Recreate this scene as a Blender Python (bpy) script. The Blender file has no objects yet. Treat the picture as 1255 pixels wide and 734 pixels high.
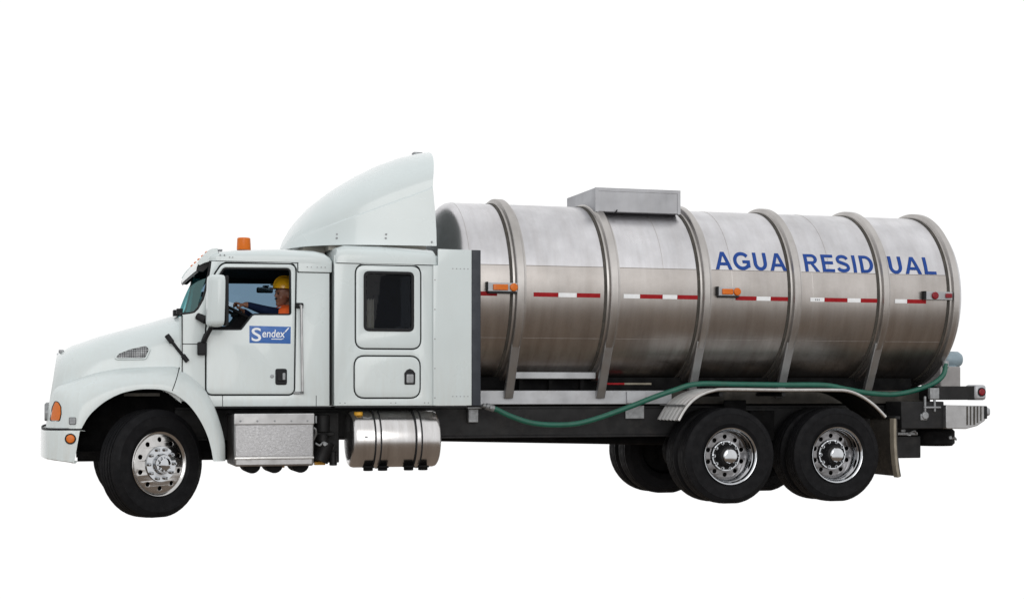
import bpy, bmesh, math, random
from math import sin, cos, pi, radians as R, sqrt, atan2
from mathutils import Vector, Matrix
from mathutils.bvhtree import BVHTree

random.seed(4)
sc = bpy.context.scene
col = sc.collection

# ------------------------------------------------------------------ camera
# truck space: X runs from the front axle to the rear, Y away from the camera, Z up
cam = bpy.data.cameras.new('camera'); camo = bpy.data.objects.new('camera', cam); col.objects.link(camo)
sc.camera = camo
PHI = math.atan((627 - 68) / 1900.0)
camo.location = (-0.9555, -16.533, 1.22)
camo.rotation_euler = (R(90), 0, -PHI)
cam.sensor_fit = 'HORIZONTAL'; cam.sensor_width = 36
cam.lens = 36 * 1900.0 / 1255.0
cam.shift_y = (479 - 367) / 1255.0
cam.clip_end = 500

# ------------------------------------------------------------------ world and light
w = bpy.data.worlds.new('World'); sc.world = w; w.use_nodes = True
nt = w.node_tree; bg = nt.nodes['Background']
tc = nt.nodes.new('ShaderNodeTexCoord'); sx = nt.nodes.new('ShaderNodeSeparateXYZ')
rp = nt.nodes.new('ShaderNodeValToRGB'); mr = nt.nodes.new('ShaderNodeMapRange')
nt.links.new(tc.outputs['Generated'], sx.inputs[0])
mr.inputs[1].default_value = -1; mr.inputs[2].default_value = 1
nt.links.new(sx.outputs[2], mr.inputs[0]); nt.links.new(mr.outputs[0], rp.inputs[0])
# plain white sky; brown earth tone added below the view to darken low reflections
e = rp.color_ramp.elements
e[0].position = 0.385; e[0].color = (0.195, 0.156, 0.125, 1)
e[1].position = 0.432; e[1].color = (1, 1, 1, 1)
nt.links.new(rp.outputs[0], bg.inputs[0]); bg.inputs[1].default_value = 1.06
sun = bpy.data.lights.new('sun', 'SUN'); suno = bpy.data.objects.new('sun', sun); col.objects.link(suno)
sun.energy = 0.8; sun.angle = R(35); sun.color = (1, .985, .96)
suno.rotation_euler = Vector((0.12, 0.95, -0.28)).to_track_quat('-Z', 'Y').to_euler()
sc.view_settings.view_transform = 'Standard'; sc.view_settings.look = 'None'
sc.view_settings.exposure = 0; sc.view_settings.gamma = 1
sc.cycles.max_bounces = 8

# ------------------------------------------------------------------ materials
def mat(name, color, rough=.5, metal=0, coat=0, noise=0, nscale=6, bump=0, bscale=60, dirt=None, spec=.5):
    m = bpy.data.materials.new(name); m.use_nodes = True
    n = m.node_tree.nodes; l = m.node_tree.links; b = n['Principled BSDF']
    b.inputs['Roughness'].default_value = rough; b.inputs['Metallic'].default_value = metal
    b.inputs['Coat Weight'].default_value = coat; b.inputs['Coat Roughness'].default_value = .06
    b.inputs['Specular IOR Level'].default_value = spec
    c = (*color, 1)
    b.inputs['Base Color'].default_value = c
    if noise or dirt or bump:
        t = n.new('ShaderNodeTexCoord')
    if noise:
        x = n.new('ShaderNodeTexNoise'); x.inputs['Scale'].default_value = nscale; x.inputs['Detail'].default_value = 6
        l.new(t.outputs['Object'], x.inputs['Vector'])
        r = n.new('ShaderNodeMapRange'); r.inputs[1].default_value = .3; r.inputs[2].default_value = .7
        r.inputs[3].default_value = 1 - noise; r.inputs[4].default_value = 1
        l.new(x.outputs[0], r.inputs[0])
        mx = n.new('ShaderNodeMix'); mx.data_type = 'RGBA'; mx.blend_type = 'MULTIPLY'; mx.inputs[0].default_value = 1
        mx.inputs[6].default_value = c; l.new(r.outputs[0], mx.inputs[7]); l.new(mx.outputs[2], b.inputs['Base Color'])
        last = mx.outputs[2]
        r2 = n.new('ShaderNodeMapRange'); r2.inputs[1].default_value = .3; r2.inputs[2].default_value = .7
        r2.inputs[3].default_value = min(1, rough * 1.25); r2.inputs[4].default_value = rough * .85
        l.new(x.outputs[0], r2.inputs[0]); l.new(r2.outputs[0], b.inputs['Roughness'])
        if dirt:
            d = n.new('ShaderNodeTexNoise'); d.inputs['Scale'].default_value = dirt[1]; d.inputs['Detail'].default_value = 9
            d.inputs['Roughness'].default_value = .7
            l.new(t.outputs['Object'], d.inputs['Vector'])
            r3 = n.new('ShaderNodeMapRange'); r3.inputs[1].default_value = .52; r3.inputs[2].default_value = .8
            r3.inputs[3].default_value = 0; r3.inputs[4].default_value = dirt[2]
            l.new(d.outputs[0], r3.inputs[0])
            m2 = n.new('ShaderNodeMix'); m2.data_type = 'RGBA'; l.new(r3.outputs[0], m2.inputs[0])
            l.new(last, m2.inputs[6]); m2.inputs[7].default_value = (*dirt[0], 1); l.new(m2.outputs[2], b.inputs['Base Color'])
    if bump:
        y = n.new('ShaderNodeTexNoise'); y.inputs['Scale'].default_value = bscale; y.inputs['Detail'].default_value = 4
        l.new(t.outputs['Object'], y.inputs['Vector'])
        bp = n.new('ShaderNodeBump'); bp.inputs['Strength'].default_value = bump; bp.inputs['Distance'].default_value = .01
        l.new(y.outputs[0], bp.inputs['Height']); l.new(bp.outputs[0], b.inputs['Normal'])
    return m

def road_film(m, z0, z1, amount, color):
    n = m.node_tree.nodes; l = m.node_tree.links; b = n['Principled BSDF']
    src = b.inputs['Base Color'].links[0].from_socket
    t = n.new('ShaderNodeTexCoord'); s = n.new('ShaderNodeSeparateXYZ'); l.new(t.outputs['Object'], s.inputs[0])
    r = n.new('ShaderNodeMapRange'); r.inputs[1].default_value = z0; r.inputs[2].default_value = z1; r.inputs[3].default_value = amount; r.inputs[4].default_value = 0
    l.new(s.outputs[2], r.inputs[0])
    mp = n.new('ShaderNodeMapping'); mp.inputs['Scale'].default_value = (9, 9, 1.2); l.new(t.outputs['Object'], mp.inputs[0])
    x = n.new('ShaderNodeTexNoise'); x.inputs['Scale'].default_value = 2.4; x.inputs['Detail'].default_value = 8; x.inputs['Roughness'].default_value = .7; l.new(mp.outputs[0], x.inputs['Vector'])
    r2 = n.new('ShaderNodeMapRange'); r2.inputs[1].default_value = .35; r2.inputs[2].default_value = .7; l.new(x.outputs[0], r2.inputs[0])
    k = n.new('ShaderNodeMath'); k.operation = 'MULTIPLY'; l.new(r.outputs[0], k.inputs[0]); l.new(r2.outputs[0], k.inputs[1])
    mx = n.new('ShaderNodeMix'); mx.data_type = 'RGBA'; l.new(k.outputs[0], mx.inputs[0]); l.new(src, mx.inputs[6]); mx.inputs[7].default_value = (*color, 1)
    l.new(mx.outputs[2], b.inputs['Base Color'])

def glass(name, tint, gloss=.1, rough=.02, gcol=(1, 1, 1)):
    m = bpy.data.materials.new(name); m.use_nodes = True
    n = m.node_tree.nodes; l = m.node_tree.links; n.remove(n['Principled BSDF'])
    t = n.new('ShaderNodeBsdfTransparent'); t.inputs[0].default_value = (*tint, 1)
    g = n.new('ShaderNodeBsdfGlossy'); g.inputs['Roughness'].default_value = rough; g.inputs[0].default_value = (*gcol, 1)
    x = n.new('ShaderNodeMixShader'); x.inputs[0].default_value = gloss
    l.new(t.outputs[0], x.inputs[1]); l.new(g.outputs[0], x.inputs[2]); l.new(x.outputs[0], n['Material Output'].inputs[0])
    return m

M = {}
M['white'] = mat('white_paint', (.552, .61, .616), .28, 0, .4, .06, 1.6, .02, 2.2, ((.48, .47, .43), 2.2, .14))
road_film(M['white'], .6, 1.9, .38, (.42, .39, .34))
M['black'] = mat('black_paint', (.011, .011, .012), .5, 0, 0, .3, 9, dirt=((.045, .04, .036), 5, .45), spec=.25)
M['dark'] = mat('dark_grime', (.006, .006, .0065), .8, 0, 0, .3, 9, dirt=((.022, .02, .017), 6, .5), spec=.12)
M['rubber'] = mat('tyre_rubber', (.0085, .0086, .0098), .6, 0, 0, .25, 14, .15, 90, ((.022, .021, .021), 5, .5), spec=.09)
M['seal'] = mat('rubber_seal', (.012, .0125, .014), .6, spec=.2)
M['chrome'] = mat('chrome', (.55, .565, .585), .07, 1, 0, .12, 20)
M['disc'] = mat('dark_reflection_disc', (.26, .255, .26), .16, 1, 0, .5, 18, .05, 30, ((.03, .028, .026), 9, .8))  # dull steel, darkened to paint in reflections of dark surroundings
M['alu'] = mat('polished_aluminium', (.56, .55, .54), .17, 1, 0, .15, 14, .05, 40)
M['alu_dull'] = mat('dull_aluminium', (.42, .42, .425), .45, 1, 0, .18, 8, .06, 50, ((.22, .21, .2), 4, .5))
M['tread'] = mat('tread_plate', (.40, .40, .41), .42, 1, 0, .12, 45, .3, 190)
M['rail'] = mat('rail_silver', (.42, .43, .45), .5, .6, 0, .15, 5, dirt=((.25, .24, .23), 4, .5))
M['amber'] = mat('amber_lens', (.62, .14, .005), .3, 0, .1, .15, 40, spec=.25)
M['red'] = mat('red_lens', (.22, .006, .014), .3, 0, .1, .2, 40, spec=.25)
M['tape_red'] = mat('red_tape', (.30, .006, .01), .6, 0, 0, .15, 30, spec=.2)
M['tape_white'] = mat('white_tape', (.78, .80, .82), .45, 0, 0, .08, 30)
M['blue_print'] = mat('blue_print', (.012, .055, .26), .6, 0, 0, .12, 10, spec=.2)
M['blue_sign'] = mat('blue_sign', (.02, .115, .40), .4, 0, 0, .12, 14)
M['white_print'] = mat('white_print', (.75, .78, .82), .5)
M['green_hose'] = mat('green_hose', (.006, .10, .066), .4, 0, 0, .25, 10, dirt=((.06, .08, .06), 6, .5))
M['galv'] = mat('galvanised', (.3, .31, .32), .5, .7, 0, .25, 25)
M['guard'] = mat('mudguard_sheet', (.62, .62, .62), .38, .55, 0, .12, 8)
M['flap'] = mat('mud_flap', (.05, .045, .038), .75, 0, 0, .3, 7, dirt=((.16, .135, .105), 4, .7))
M['flap_edge'] = mat('flap_edge', (.26, .23, .18), .7, 0, 0, .3, 9)
M['interior'] = mat('interior', (.009, .009, .01), .85, spec=.1)
M['taupe'] = mat('taupe_block', (.3, .285, .25), .7, 0, 0, .1, 5)
M['skin'] = mat('skin', (.24, .105, .065), .5, 0, 0, .15, 30)
M['navy'] = mat('navy_jacket', (.006, .012, .036), .9, 0, 0, .2, 20, .3, 60, spec=.1)
M['orange'] = mat('orange_vest', (.85, .12, .015), .7, 0, 0, .1, 20)
M['silver_tape'] = mat('silver_tape', (.6, .55, .6), .4)
M['helmet'] = mat('yellow_helmet', (.8, .42, .01), .3, 0, .3)
M['hair'] = mat('hair', (.012, .009, .008), .7)
M['eye'] = mat('eye', (.5, .48, .45), .3)
M['curtain'] = mat('curtain', (.72, .58, .38), .9, 0, 0, .2, 12)
M['blue_pump'] = mat('blue_pump', (.25, .33, .38), .45, 0, 0, .2, 12)
M['pump_box'] = mat('pump_box', (.3, .29, .29), .6, 0, 0, .2, 8)
M['yellow'] = mat('yellow_paint', (.7, .36, .02), .5, 0, 0, .2, 20)
M['fascia'] = mat('dark_edge', (.012, .017, .027), .5, 0, 0, .15, 8)
M['g_side'] = glass('side_glass', (.38, .48, .56), .04)
M['g_front'] = glass('windscreen_glass', (.12, .37, .39), .14, .05, (.5, .85, .85))
M['g_sleep'] = glass('sleeper_glass', (.58, .63, .7), .005, .02)

def brushed(name, base, lo, hi, rough, axis_scale, dirt, zdirt_shade=(2.0, 2.5)):
    """stainless sheet: fine drawn streaks, cloudy mottling, brown road film in runs, deepened low down as painted shade"""
    m = bpy.data.materials.new(name); m.use_nodes = True
    n = m.node_tree.nodes; l = m.node_tree.links; b = n['Principled BSDF']
    b.inputs['Metallic'].default_value = 1
    t = n.new('ShaderNodeTexCoord')
    def noise(scale, s, detail=6, ro=.6):
        mp = n.new('ShaderNodeMapping'); mp.inputs['Scale'].default_value = s; l.new(t.outputs['Object'], mp.inputs[0])
        x = n.new('ShaderNodeTexNoise'); x.inputs['Scale'].default_value = scale; x.inputs['Detail'].default_value = detail
        x.inputs['Roughness'].default_value = ro; l.new(mp.outputs[0], x.inputs['Vector']); return x.outputs[0]
    def rng(src, a, b_, c, d):
        r = n.new('ShaderNodeMapRange'); r.inputs[1].default_value = a; r.inputs[2].default_value = b_
        r.inputs[3].default_value = c; r.inputs[4].default_value = d; l.new(src, r.inputs[0]); return r.outputs[0]
    def mul(a, b_):
        x = n.new('ShaderNodeMath'); x.operation = 'MULTIPLY'; l.new(a, x.inputs[0]); l.new(b_, x.inputs[1]); return x.outputs[0]
    streak = noise(4, axis_scale, 5, .7)
    cloud = noise(1.7, (1, 1, 1), 8, .62)
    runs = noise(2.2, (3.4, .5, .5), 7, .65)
    v = mul(rng(streak, .3, .7, .965, 1.015), rng(cloud, .3, .72, lo, hi))
    mx = n.new('ShaderNodeMix'); mx.data_type = 'RGBA'; mx.blend_type = 'MULTIPLY'; mx.inputs[0].default_value = 1
    mx.inputs[6].default_value = (*base, 1); l.new(v, mx.inputs[7])
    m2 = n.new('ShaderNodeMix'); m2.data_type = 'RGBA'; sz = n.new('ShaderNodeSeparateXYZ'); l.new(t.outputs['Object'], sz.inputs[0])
    l.new(mul(rng(runs, .42, .74, 0, dirt), rng(sz.outputs[2], zdirt_shade[0], zdirt_shade[1], 1.15, .22)), m2.inputs[0])  # film strengthens towards the bottom, painting in the reflection of shaded ground
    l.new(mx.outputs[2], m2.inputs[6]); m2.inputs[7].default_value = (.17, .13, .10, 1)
    l.new(m2.outputs[2], b.inputs['Base Color'])
    l.new(rng(cloud, .3, .7, rough * 1.2, rough * .85), b.inputs['Roughness'])
    bp = n.new('ShaderNodeBump'); bp.inputs['Strength'].default_value = .12; bp.inputs['Distance'].default_value = .02
    l.new(noise(1.3, (1, 1, 1), 3), bp.inputs['Height']); l.new(bp.outputs[0], b.inputs['Normal'])
    return m
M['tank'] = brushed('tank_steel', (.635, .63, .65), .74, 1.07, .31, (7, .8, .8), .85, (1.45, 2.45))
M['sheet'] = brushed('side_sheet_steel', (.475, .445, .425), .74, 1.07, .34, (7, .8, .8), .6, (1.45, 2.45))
M['rib'] = brushed('rib_steel', (.5, .48, .465), .75, 1.05, .4, (1, 5, 5), .5)
M['box_steel'] = brushed('box_steel', (.4, .405, .425), .85, 1.05, .5, (7, 1, 1), .3)
M['fuel'] = brushed('fuel_tank_steel', (.66, .65, .65), .88, 1.04, .24, (6, .6, .6), .35)

# ------------------------------------------------------------------ mesh helpers
def obj(name, bm, m=None, parent=None, smooth=35, bev=0, recalc=True, **props):
    if recalc: bmesh.ops.recalc_face_normals(bm, faces=bm.faces)
    me = bpy.data.meshes.new(name); bm.to_mesh(me); bm.free()
    if m is not None: me.materials.append(M[m] if isinstance(m, str) else m)
    if smooth is not None:
        for p in me.polygons: p.use_smooth = True
        me.set_sharp_from_angle(angle=R(smooth))
    o = bpy.data.objects.new(name, me); col.objects.link(o)
    if parent is not None: o.parent = parent
    if bev:
        md = o.modifiers.new('bevel', 'BEVEL'); md.width = bev; md.segments = 2; md.limit_method = 'ANGLE'; md.angle_limit = R(40)
        md.harden_normals = False
    for k, v in props.items(): o[k] = v
    return o

def nb(): return bmesh.new()

def box(bm, x0, x1, y0, y1, z0, z1):
    vs = [bm.verts.new((x, y, z)) for x in (x0, x1) for y in (y0, y1) for z in (z0, z1)]
    for f in ((0, 1, 3, 2), (4, 6, 7, 5), (0, 4, 5, 1), (2, 3, 7, 6), (0, 2, 6, 4), (1, 5, 7, 3)):
        bm.faces.new([vs[i] for i in f])
    return bm
def bx(*a): return box(nb(), *a)

def prism(bm, pts, y0, y1):
    """polygon in X,Z pushed from y0 to y1"""
    a = [bm.verts.new((x, y0, z)) for x, z in pts]; b = [bm.verts.new((x, y1, z)) for x, z in pts]
    n = len(pts)
    bm.faces.new(a); bm.faces.new(b[::-1])
    for i in range(n): bm.faces.new((a[i], b[i], b[(i + 1) % n], a[(i + 1) % n]))
    return bm

def rounded(pts, r, n=5):
    out = []
    N = len(pts)
    for i in range(N):
        p = Vector(pts[i]); a = Vector(pts[i - 1]) - p; b = Vector(pts[(i + 1) % N]) - p
        rr = r[i] if isinstance(r, (list, tuple)) else r
        ang = a.angle(b)
        d = min(rr / math.tan(ang / 2) if ang > .01 else 0, a.length * .49, b.length * .49)
        if rr <= 0 or ang > 3.05: out.append(tuple(p)); continue
        p0 = p + a.normalized() * d; p1 = p + b.normalized() * d
        for k in range(n + 1):
            t = k / n
            out.append(tuple(p0 * (1 - t) ** 2 + p * 2 * t * (1 - t) + p1 * t * t))
    return out

def grow(pts, d):
    """push a polygon out by d"""
    out = []; N = len(pts)
    A = sum(pts[i - 1][0] * pts[i][1] - pts[i][0] * pts[i - 1][1] for i in range(N))
    s = 1 if A > 0 else -1
    for i in range(N):
        a = Vector(pts[i - 1]); p = Vector(pts[i]); b = Vector(pts[(i + 1) % N])
        t1 = (p - a).normalized() if (p - a).length > 1e-6 else Vector((0, 0)); t2 = (b - p).normalized() if (b - p).length > 1e-6 else t1
        t = (t1 + t2)
        if t.length < 1e-6: t = t1
        t.normalize(); nrm = Vector((t.y, -t.x)) * s
        k = max(.5, nrm.dot(Vector((t1.y, -t1.x)) * s))
        out.append(tuple(p + nrm * d / k))
    return out

def plate(loops, y, thick, bevel=.004):
    """flat sheet in the X,Z plane with holes, its near face at y, rounded edges"""
    cu = bpy.data.curves.new('c', 'CURVE'); cu.dimensions = '2D'; cu.fill_mode = 'BOTH'
    for lp in loops:
        s = cu.splines.new('POLY'); s.points.add(len(lp) - 1); s.use_cyclic_u = True
        for p, q in zip(s.points, lp): p.co = (q[0], q[1], 0, 1)
    cu.extrude = max(thick / 2 - bevel, .0005); cu.bevel_depth = bevel; cu.bevel_resolution = 2; cu.offset = -bevel
    o = bpy.data.objects.new('c', cu); col.objects.link(o)
    dg = bpy.context.evaluated_depsgraph_get()
    me = bpy.data.meshes.new_from_object(o.evaluated_get(dg))
    bpy.data.objects.remove(o); bpy.data.curves.remove(cu)
    bm = nb(); bm.from_mesh(me); bpy.data.meshes.remove(me)
    bmesh.ops.remove_doubles(bm, verts=bm.verts, dist=1e-5)
    for v in bm.verts:
        x, yy, z = v.co; v.co = (x, y + thick / 2 - z, yy)
    return bm

def circle(cx, cz, r, n=24): return [(cx + r * cos(2 * pi * k / n), cz + r * sin(2 * pi * k / n)) for k in range(n)]
def rect(x0, x1, z0, z1, r=0, n=5):
    p = [(x0, z0), (x1, z0), (x1, z1), (x0, z1)]
    return rounded(p, r, n) if r else p

def grid(bm, rows, close=False, caps=False):
    V = [[bm.verts.new(p) for p in row] for row in rows]
    n = len(V[0])
    for i in range(len(V) - 1):
        for j in range(n if close else n - 1):
            k = (j + 1) % n
            try: bm.faces.new((V[i][j], V[i][k], V[i + 1][k], V[i + 1][j]))
            except ValueError: pass
    if caps:
        bm.faces.new(V[0]); bm.faces.new(V[-1][::-1])
    return V

def lathe(bm, prof, segs, axis='y', c=(0, 0, 0), cap=True, jag=None):
    """prof: list of (along, radius)"""
    rows = []
    for i, (a, r) in enumerate(prof):
        row = []
        for k in range(segs):
            t = 2 * pi * k / segs; rr = r - (jag(i, k) if jag else 0)
            if axis == 'y': p = (rr * cos(t), a, rr * sin(t))
            elif axis == 'x': p = (a, rr * cos(t), rr * sin(t))
            else: p = (rr * cos(t), rr * sin(t), a)
            row.append((p[0] + c[0], p[1] + c[1], p[2] + c[2]))
        rows.append(row)
    V = grid(bm, rows, close=True)
    if cap:
        for row, r in ((V[0], prof[0][1]), (V[-1], prof[-1][1])):
            bm.faces.new(row)
    return bm

def cyl(bm, p, q, r, segs=16, r2=None):
    p = Vector(p); q = Vector(q); d = (q - p).normalized()
    u = d.orthogonal().normalized(); v = d.cross(u)
    rows = [[tuple(c + (u * cos(2 * pi * k / segs) + v * sin(2 * pi * k / segs)) * rr) for k in range(segs)] for c, rr in ((p, r), (q, r if r2 is None else r2))]
    grid(bm, rows, close=True, caps=True); return bm

def tube(bm, pts, r, segs=12, sub=6):
    P = [Vector(p) for p in pts]
    if sub > 1 and len(P) > 2:
        Q = []
        E = [P[0] * 2 - P[1]] + P + [P[-1] * 2 - P[-2]]
        for i in range(1, len(E) - 2):
            a, b, c, d = E[i - 1:i + 3]
            for k in range(sub):
                t = k / sub
                Q.append(.5 * ((2 * b) + (c - a) * t + (2 * a - 5 * b + 4 * c - d) * t * t + (3 * b - a - 3 * c + d) * t ** 3))
        Q.append(P[-1]); P = Q
    rows = []; u = None
    for i, p in enumerate(P):
        d = (P[min(i + 1, len(P) - 1)] - P[max(i - 1, 0)]).normalized()
        if u is None: u = d.orthogonal().normalized()
        u = (u - d * u.dot(d)).normalized(); v = d.cross(u)
        rows.append([tuple(p + (u * cos(2 * pi * k / segs) + v * sin(2 * pi * k / segs)) * r) for k in range(segs)])
    grid(bm, rows, close=True, caps=True); return bm

def bvh_of(o):
    bm = nb(); bm.from_mesh(o.data); t = BVHTree.FromBMesh(bm); bm.free(); return t
def hit_y(trees, x, z, default=-1.05):
    best = None
    for t in trees:
        h = t.ray_cast(Vector((x, -3, z)), Vector((0, 1, 0)))
        if h[0] is not None and (best is None or h[0].y < best): best = h[0].y
    return default if best is None else best
def drape(bm, trees, y_ref, default=-1.05, cuts=0):
    """lay a piece modelled flat at y_ref onto the surface behind it"""
    if cuts: bmesh.ops.subdivide_edges(bm, edges=bm.edges, cuts=cuts, use_grid_fill=True)
    for v in bm.verts: v.co.y = hit_y(trees, v.co.x, v.co.z, default) + (v.co.y - y_ref)
    return bm

def thicken(bm, t):
    bmesh.ops.recalc_face_normals(bm, faces=bm.faces); bm.normal_update()
    bmesh.ops.solidify(bm, geom=bm.faces[:], thickness=t)

def mirror(bm):
    for v in bm.verts: v.co.y = -v.co.y
    bmesh.ops.reverse_faces(bm, faces=bm.faces); return bm
def both(f):
    yield f(), 0
    yield mirror(f()), 1

def empty(name, loc=(0, 0, 0), parent=None, **props):
    o = bpy.data.objects.new(name, None); o.location = loc; col.objects.link(o); o.empty_display_size = .2
    if parent is not None: o.parent = parent
    for k, v in props.items(): o[k] = v
    return o

def text_mesh(s, offset=0):
    cu = bpy.data.curves.new('t', 'FONT'); cu.body = s; cu.size = 1; cu.offset = offset; cu.resolution_u = 4
    o = bpy.data.objects.new('t', cu); col.objects.link(o)
    dg = bpy.context.evaluated_depsgraph_get(); me = bpy.data.meshes.new_from_object(o.evaluated_get(dg))
    bpy.data.objects.remove(o); bpy.data.curves.remove(cu)
    bm = nb(); bm.from_mesh(me); bpy.data.meshes.remove(me)
    bmesh.ops.remove_doubles(bm, verts=bm.verts, dist=1e-5); return bm

# ------------------------------------------------------------------ the truck
truck = empty('tanker_truck', label='white cab truck carrying a ribbed stainless steel tank marked AGUA RESIDUAL', category='tanker truck')

# ---- chassis
bm = nb()
for s in (-1, 1):
    box(bm, .2, 9.04, s * .45 - .04, s * .45 + .04, .74, 1.03)
    box(bm, .2, 9.04, s * .45 - .05, s * .45 + .05, 1.03, 1.055)
    box(bm, .2, 9.04, s * .45 - .05, s * .45 + .05, .715, .74)
for x in (.3, 2.9, 3.6, 4.4, 5.2, 5.9, 6.6, 7.3, 8.2, 9.0): box(bm, x - .05, x + .05, -.41, .41, .78, 1.02)
chassis = obj('chassis_frame', bm, 'black', truck, bev=.004)
bm = nb()
bm.free()
for s in (-1, 1):
    obj('tank_rail', bx(3.3, 5.6, s * .5 - .035, s * .5 + .035, 1.075, 1.225), 'rail', chassis, bev=.006)
    obj('tank_rail', bx(5.605, 8.85, s * .5 - .03, s * .5 + .03, 1.075, 1.225), 'flap', chassis, bev=.006)
bm = nb()
box(bm, 3.4, 8.7, -.36, .36, 1.06, 1.37)
obj('saddle_beam', bm, 'dark', chassis)
for s in (-1, 1): obj('cradle_rail', bx(3.76, 4.70, min(s * .55, s * .44), max(s * .55, s * .44), 1.352, 1.425), 'rail', chassis, bev=.006)
for x in (3.86, 4.2, 4.56): obj('cradle_post', bx(x - .02, x + .02, -.5, -.44, 1.225, 1.352), 'dark', chassis)
for x0, x1, m in ((4.78, 5.1, 'tape_red'), (5.1, 5.42, 'flap_edge')):
    obj('reflective_strip', bx(x0, x1, -.375, -.362, 1.29, 1.31), m, chassis)
# small plates along the frame
obj('frame_plate', bx(5.06, 5.28, -.515, -.503, .915, 1.06), 'galv', chassis, bev=.004)
obj('frame_plate', bx(5.06, 5.28, -.56, -.537, 1.085, 1.215), 'rail', chassis, bev=.004)
bm = bx(3.26, 3.37, -.56, -.50, .885, 1.03); box(bm, 3.24, 3.40, -.6, -.5, 1.03, 1.05)
obj('frame_bracket', bm, 'galv', chassis, bev=.006)
# drive train hanging under the frame
bm = nb()
cyl(bm, (.2, 0, .82), (1.0, 0, .82), .3, 20); cyl(bm, (1.0, 0, .8), (1.75, 0, .78), .26, 20, .16)
cyl(bm, (1.75, 0, .76), (5.7, 0, .66), .06, 12)
box(bm, .75, 1.85, -.42, -.2, .5, .72)
obj('drivetrain', bm, 'dark', chassis)
bm = nb()
box(bm, -.6, .7, -.42, .42, .56, .74); cyl(bm, (0, -.85, .5), (0, .85, .5), .07, 12)
for s in (-1, 1): box(bm, -.75, .8, s * .5 - .05, s * .5 + .05, .52, .62)
obj('front_axle', bm, 'dark', chassis)
for X in (6.003, 7.279):
    bm = nb(); cyl(bm, (X, -.95, .52), (X, .95, .52), .1, 16)
    bmesh.ops.create_uvsphere(bm, u_segments=20, v_segments=12, radius=.27, matrix=Matrix.Translation((X, .05, .54)) @ Matrix.Diagonal((1, .8, 1, 1)))
    for s in (-1, 1): cyl(bm, (X + .2, s * .38, .6), (X + .2, s * .38, .86), .11, 14)
    obj('drive_axle', bm, 'dark', chassis)
for s in (-1, 1):
    bm = nb()
    box(bm, 5.75, 7.55, s * .55 - .05, s * .55 + .05, .6, .7); box(bm, 6.5, 6.8, s * .58 - .06, s * .58 + .06, .66, 1.0)
    box(bm, 6.15, 6.42, s * .7 - .01, s * .7 + .01, .96, 1.12)
    obj('suspension', bm, 'dark', chassis, bev=.01)

# ---- wheels
def tyre_bm(w=.27, Ro=.52):
    h = w / 2
    pr = [(-.088, .285), (-.1, .295), (-.112, .315), (-.124, .345), (-.128, .349), (-.129, .356), (-.1285, .362), (-h, .41), (-h + .001, .448), (-h - .0015, .452), (-h - .001, .460), (-h + .004, .464), (-.122, .488), (-.114, .5), (-.113, .504), (-.104, .515)]
    tread = []
    edges = [(-.104, -.068), (-.056, -.030), (-.018, .018), (.030, .056), (.068, .104)]
    for i, (a, b) in enumerate(edges):
        tread += [(a, Ro - (.004 if i in (0, 4) else 0)), (b, Ro - (.002 if i in (0, 4) else 0))]
        if i < 4: tread += [(b + .001, Ro - .016), (edges[i + 1][0] - .001, Ro - .016)]
    full = pr[:-1] + tread + [(-a, r) for a, r in pr[:-1][::-1]]
    lo = len(pr) - 1; hi = lo + len(tread)
    def jag(i, k):
        if lo <= i < hi: return .0012 if (k % 4) == 0 else 0
        if i in (lo - 1, hi): return .002 if (k % 4) == 0 else 0
        return 0
    return lathe(nb(), full, 160, cap=False, jag=jag)
TY = tyre_bm()
for v in TY.verts:                                      # load: flat contact patch and a bulge above it
    q = max(0, min(1, (-v.co.z - .36) / .12))
    if v.co.z > -.5: v.co.y *= 1 + .06 * q
    v.co.z = max(v.co.z, -.509)
tyre_me = bpy.data.meshes.new('tyre'); bmesh.ops.recalc_face_normals(TY, faces=TY.faces); TY.to_mesh(tyre_me); TY.free()
tyre_me.materials.append(M['rubber'])
for p in tyre_me.polygons: p.use_smooth = True
tyre_me.set_sharp_from_angle(angle=R(32))
# raised rings on the sidewall
def shared(name, me, parent, loc=(0, 0, 0), rot=(0, 0, 0)):
    o = bpy.data.objects.new(name, me); o.parent = parent; o.location = loc; o.rotation_euler = rot; col.objects.link(o); return o

def lug_bm():
    bm = nb(); cyl(bm, (0, 0, 0), (0, -.032, 0), .0185, 6); cyl(bm, (0, -.032, 0), (0, -.05, 0), .014, 10, .006); return bm
lo_ = obj('lug_nut', lug_bm(), 'chrome'); lug_me = lo_.data; bpy.data.objects.remove(lo_)

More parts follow.
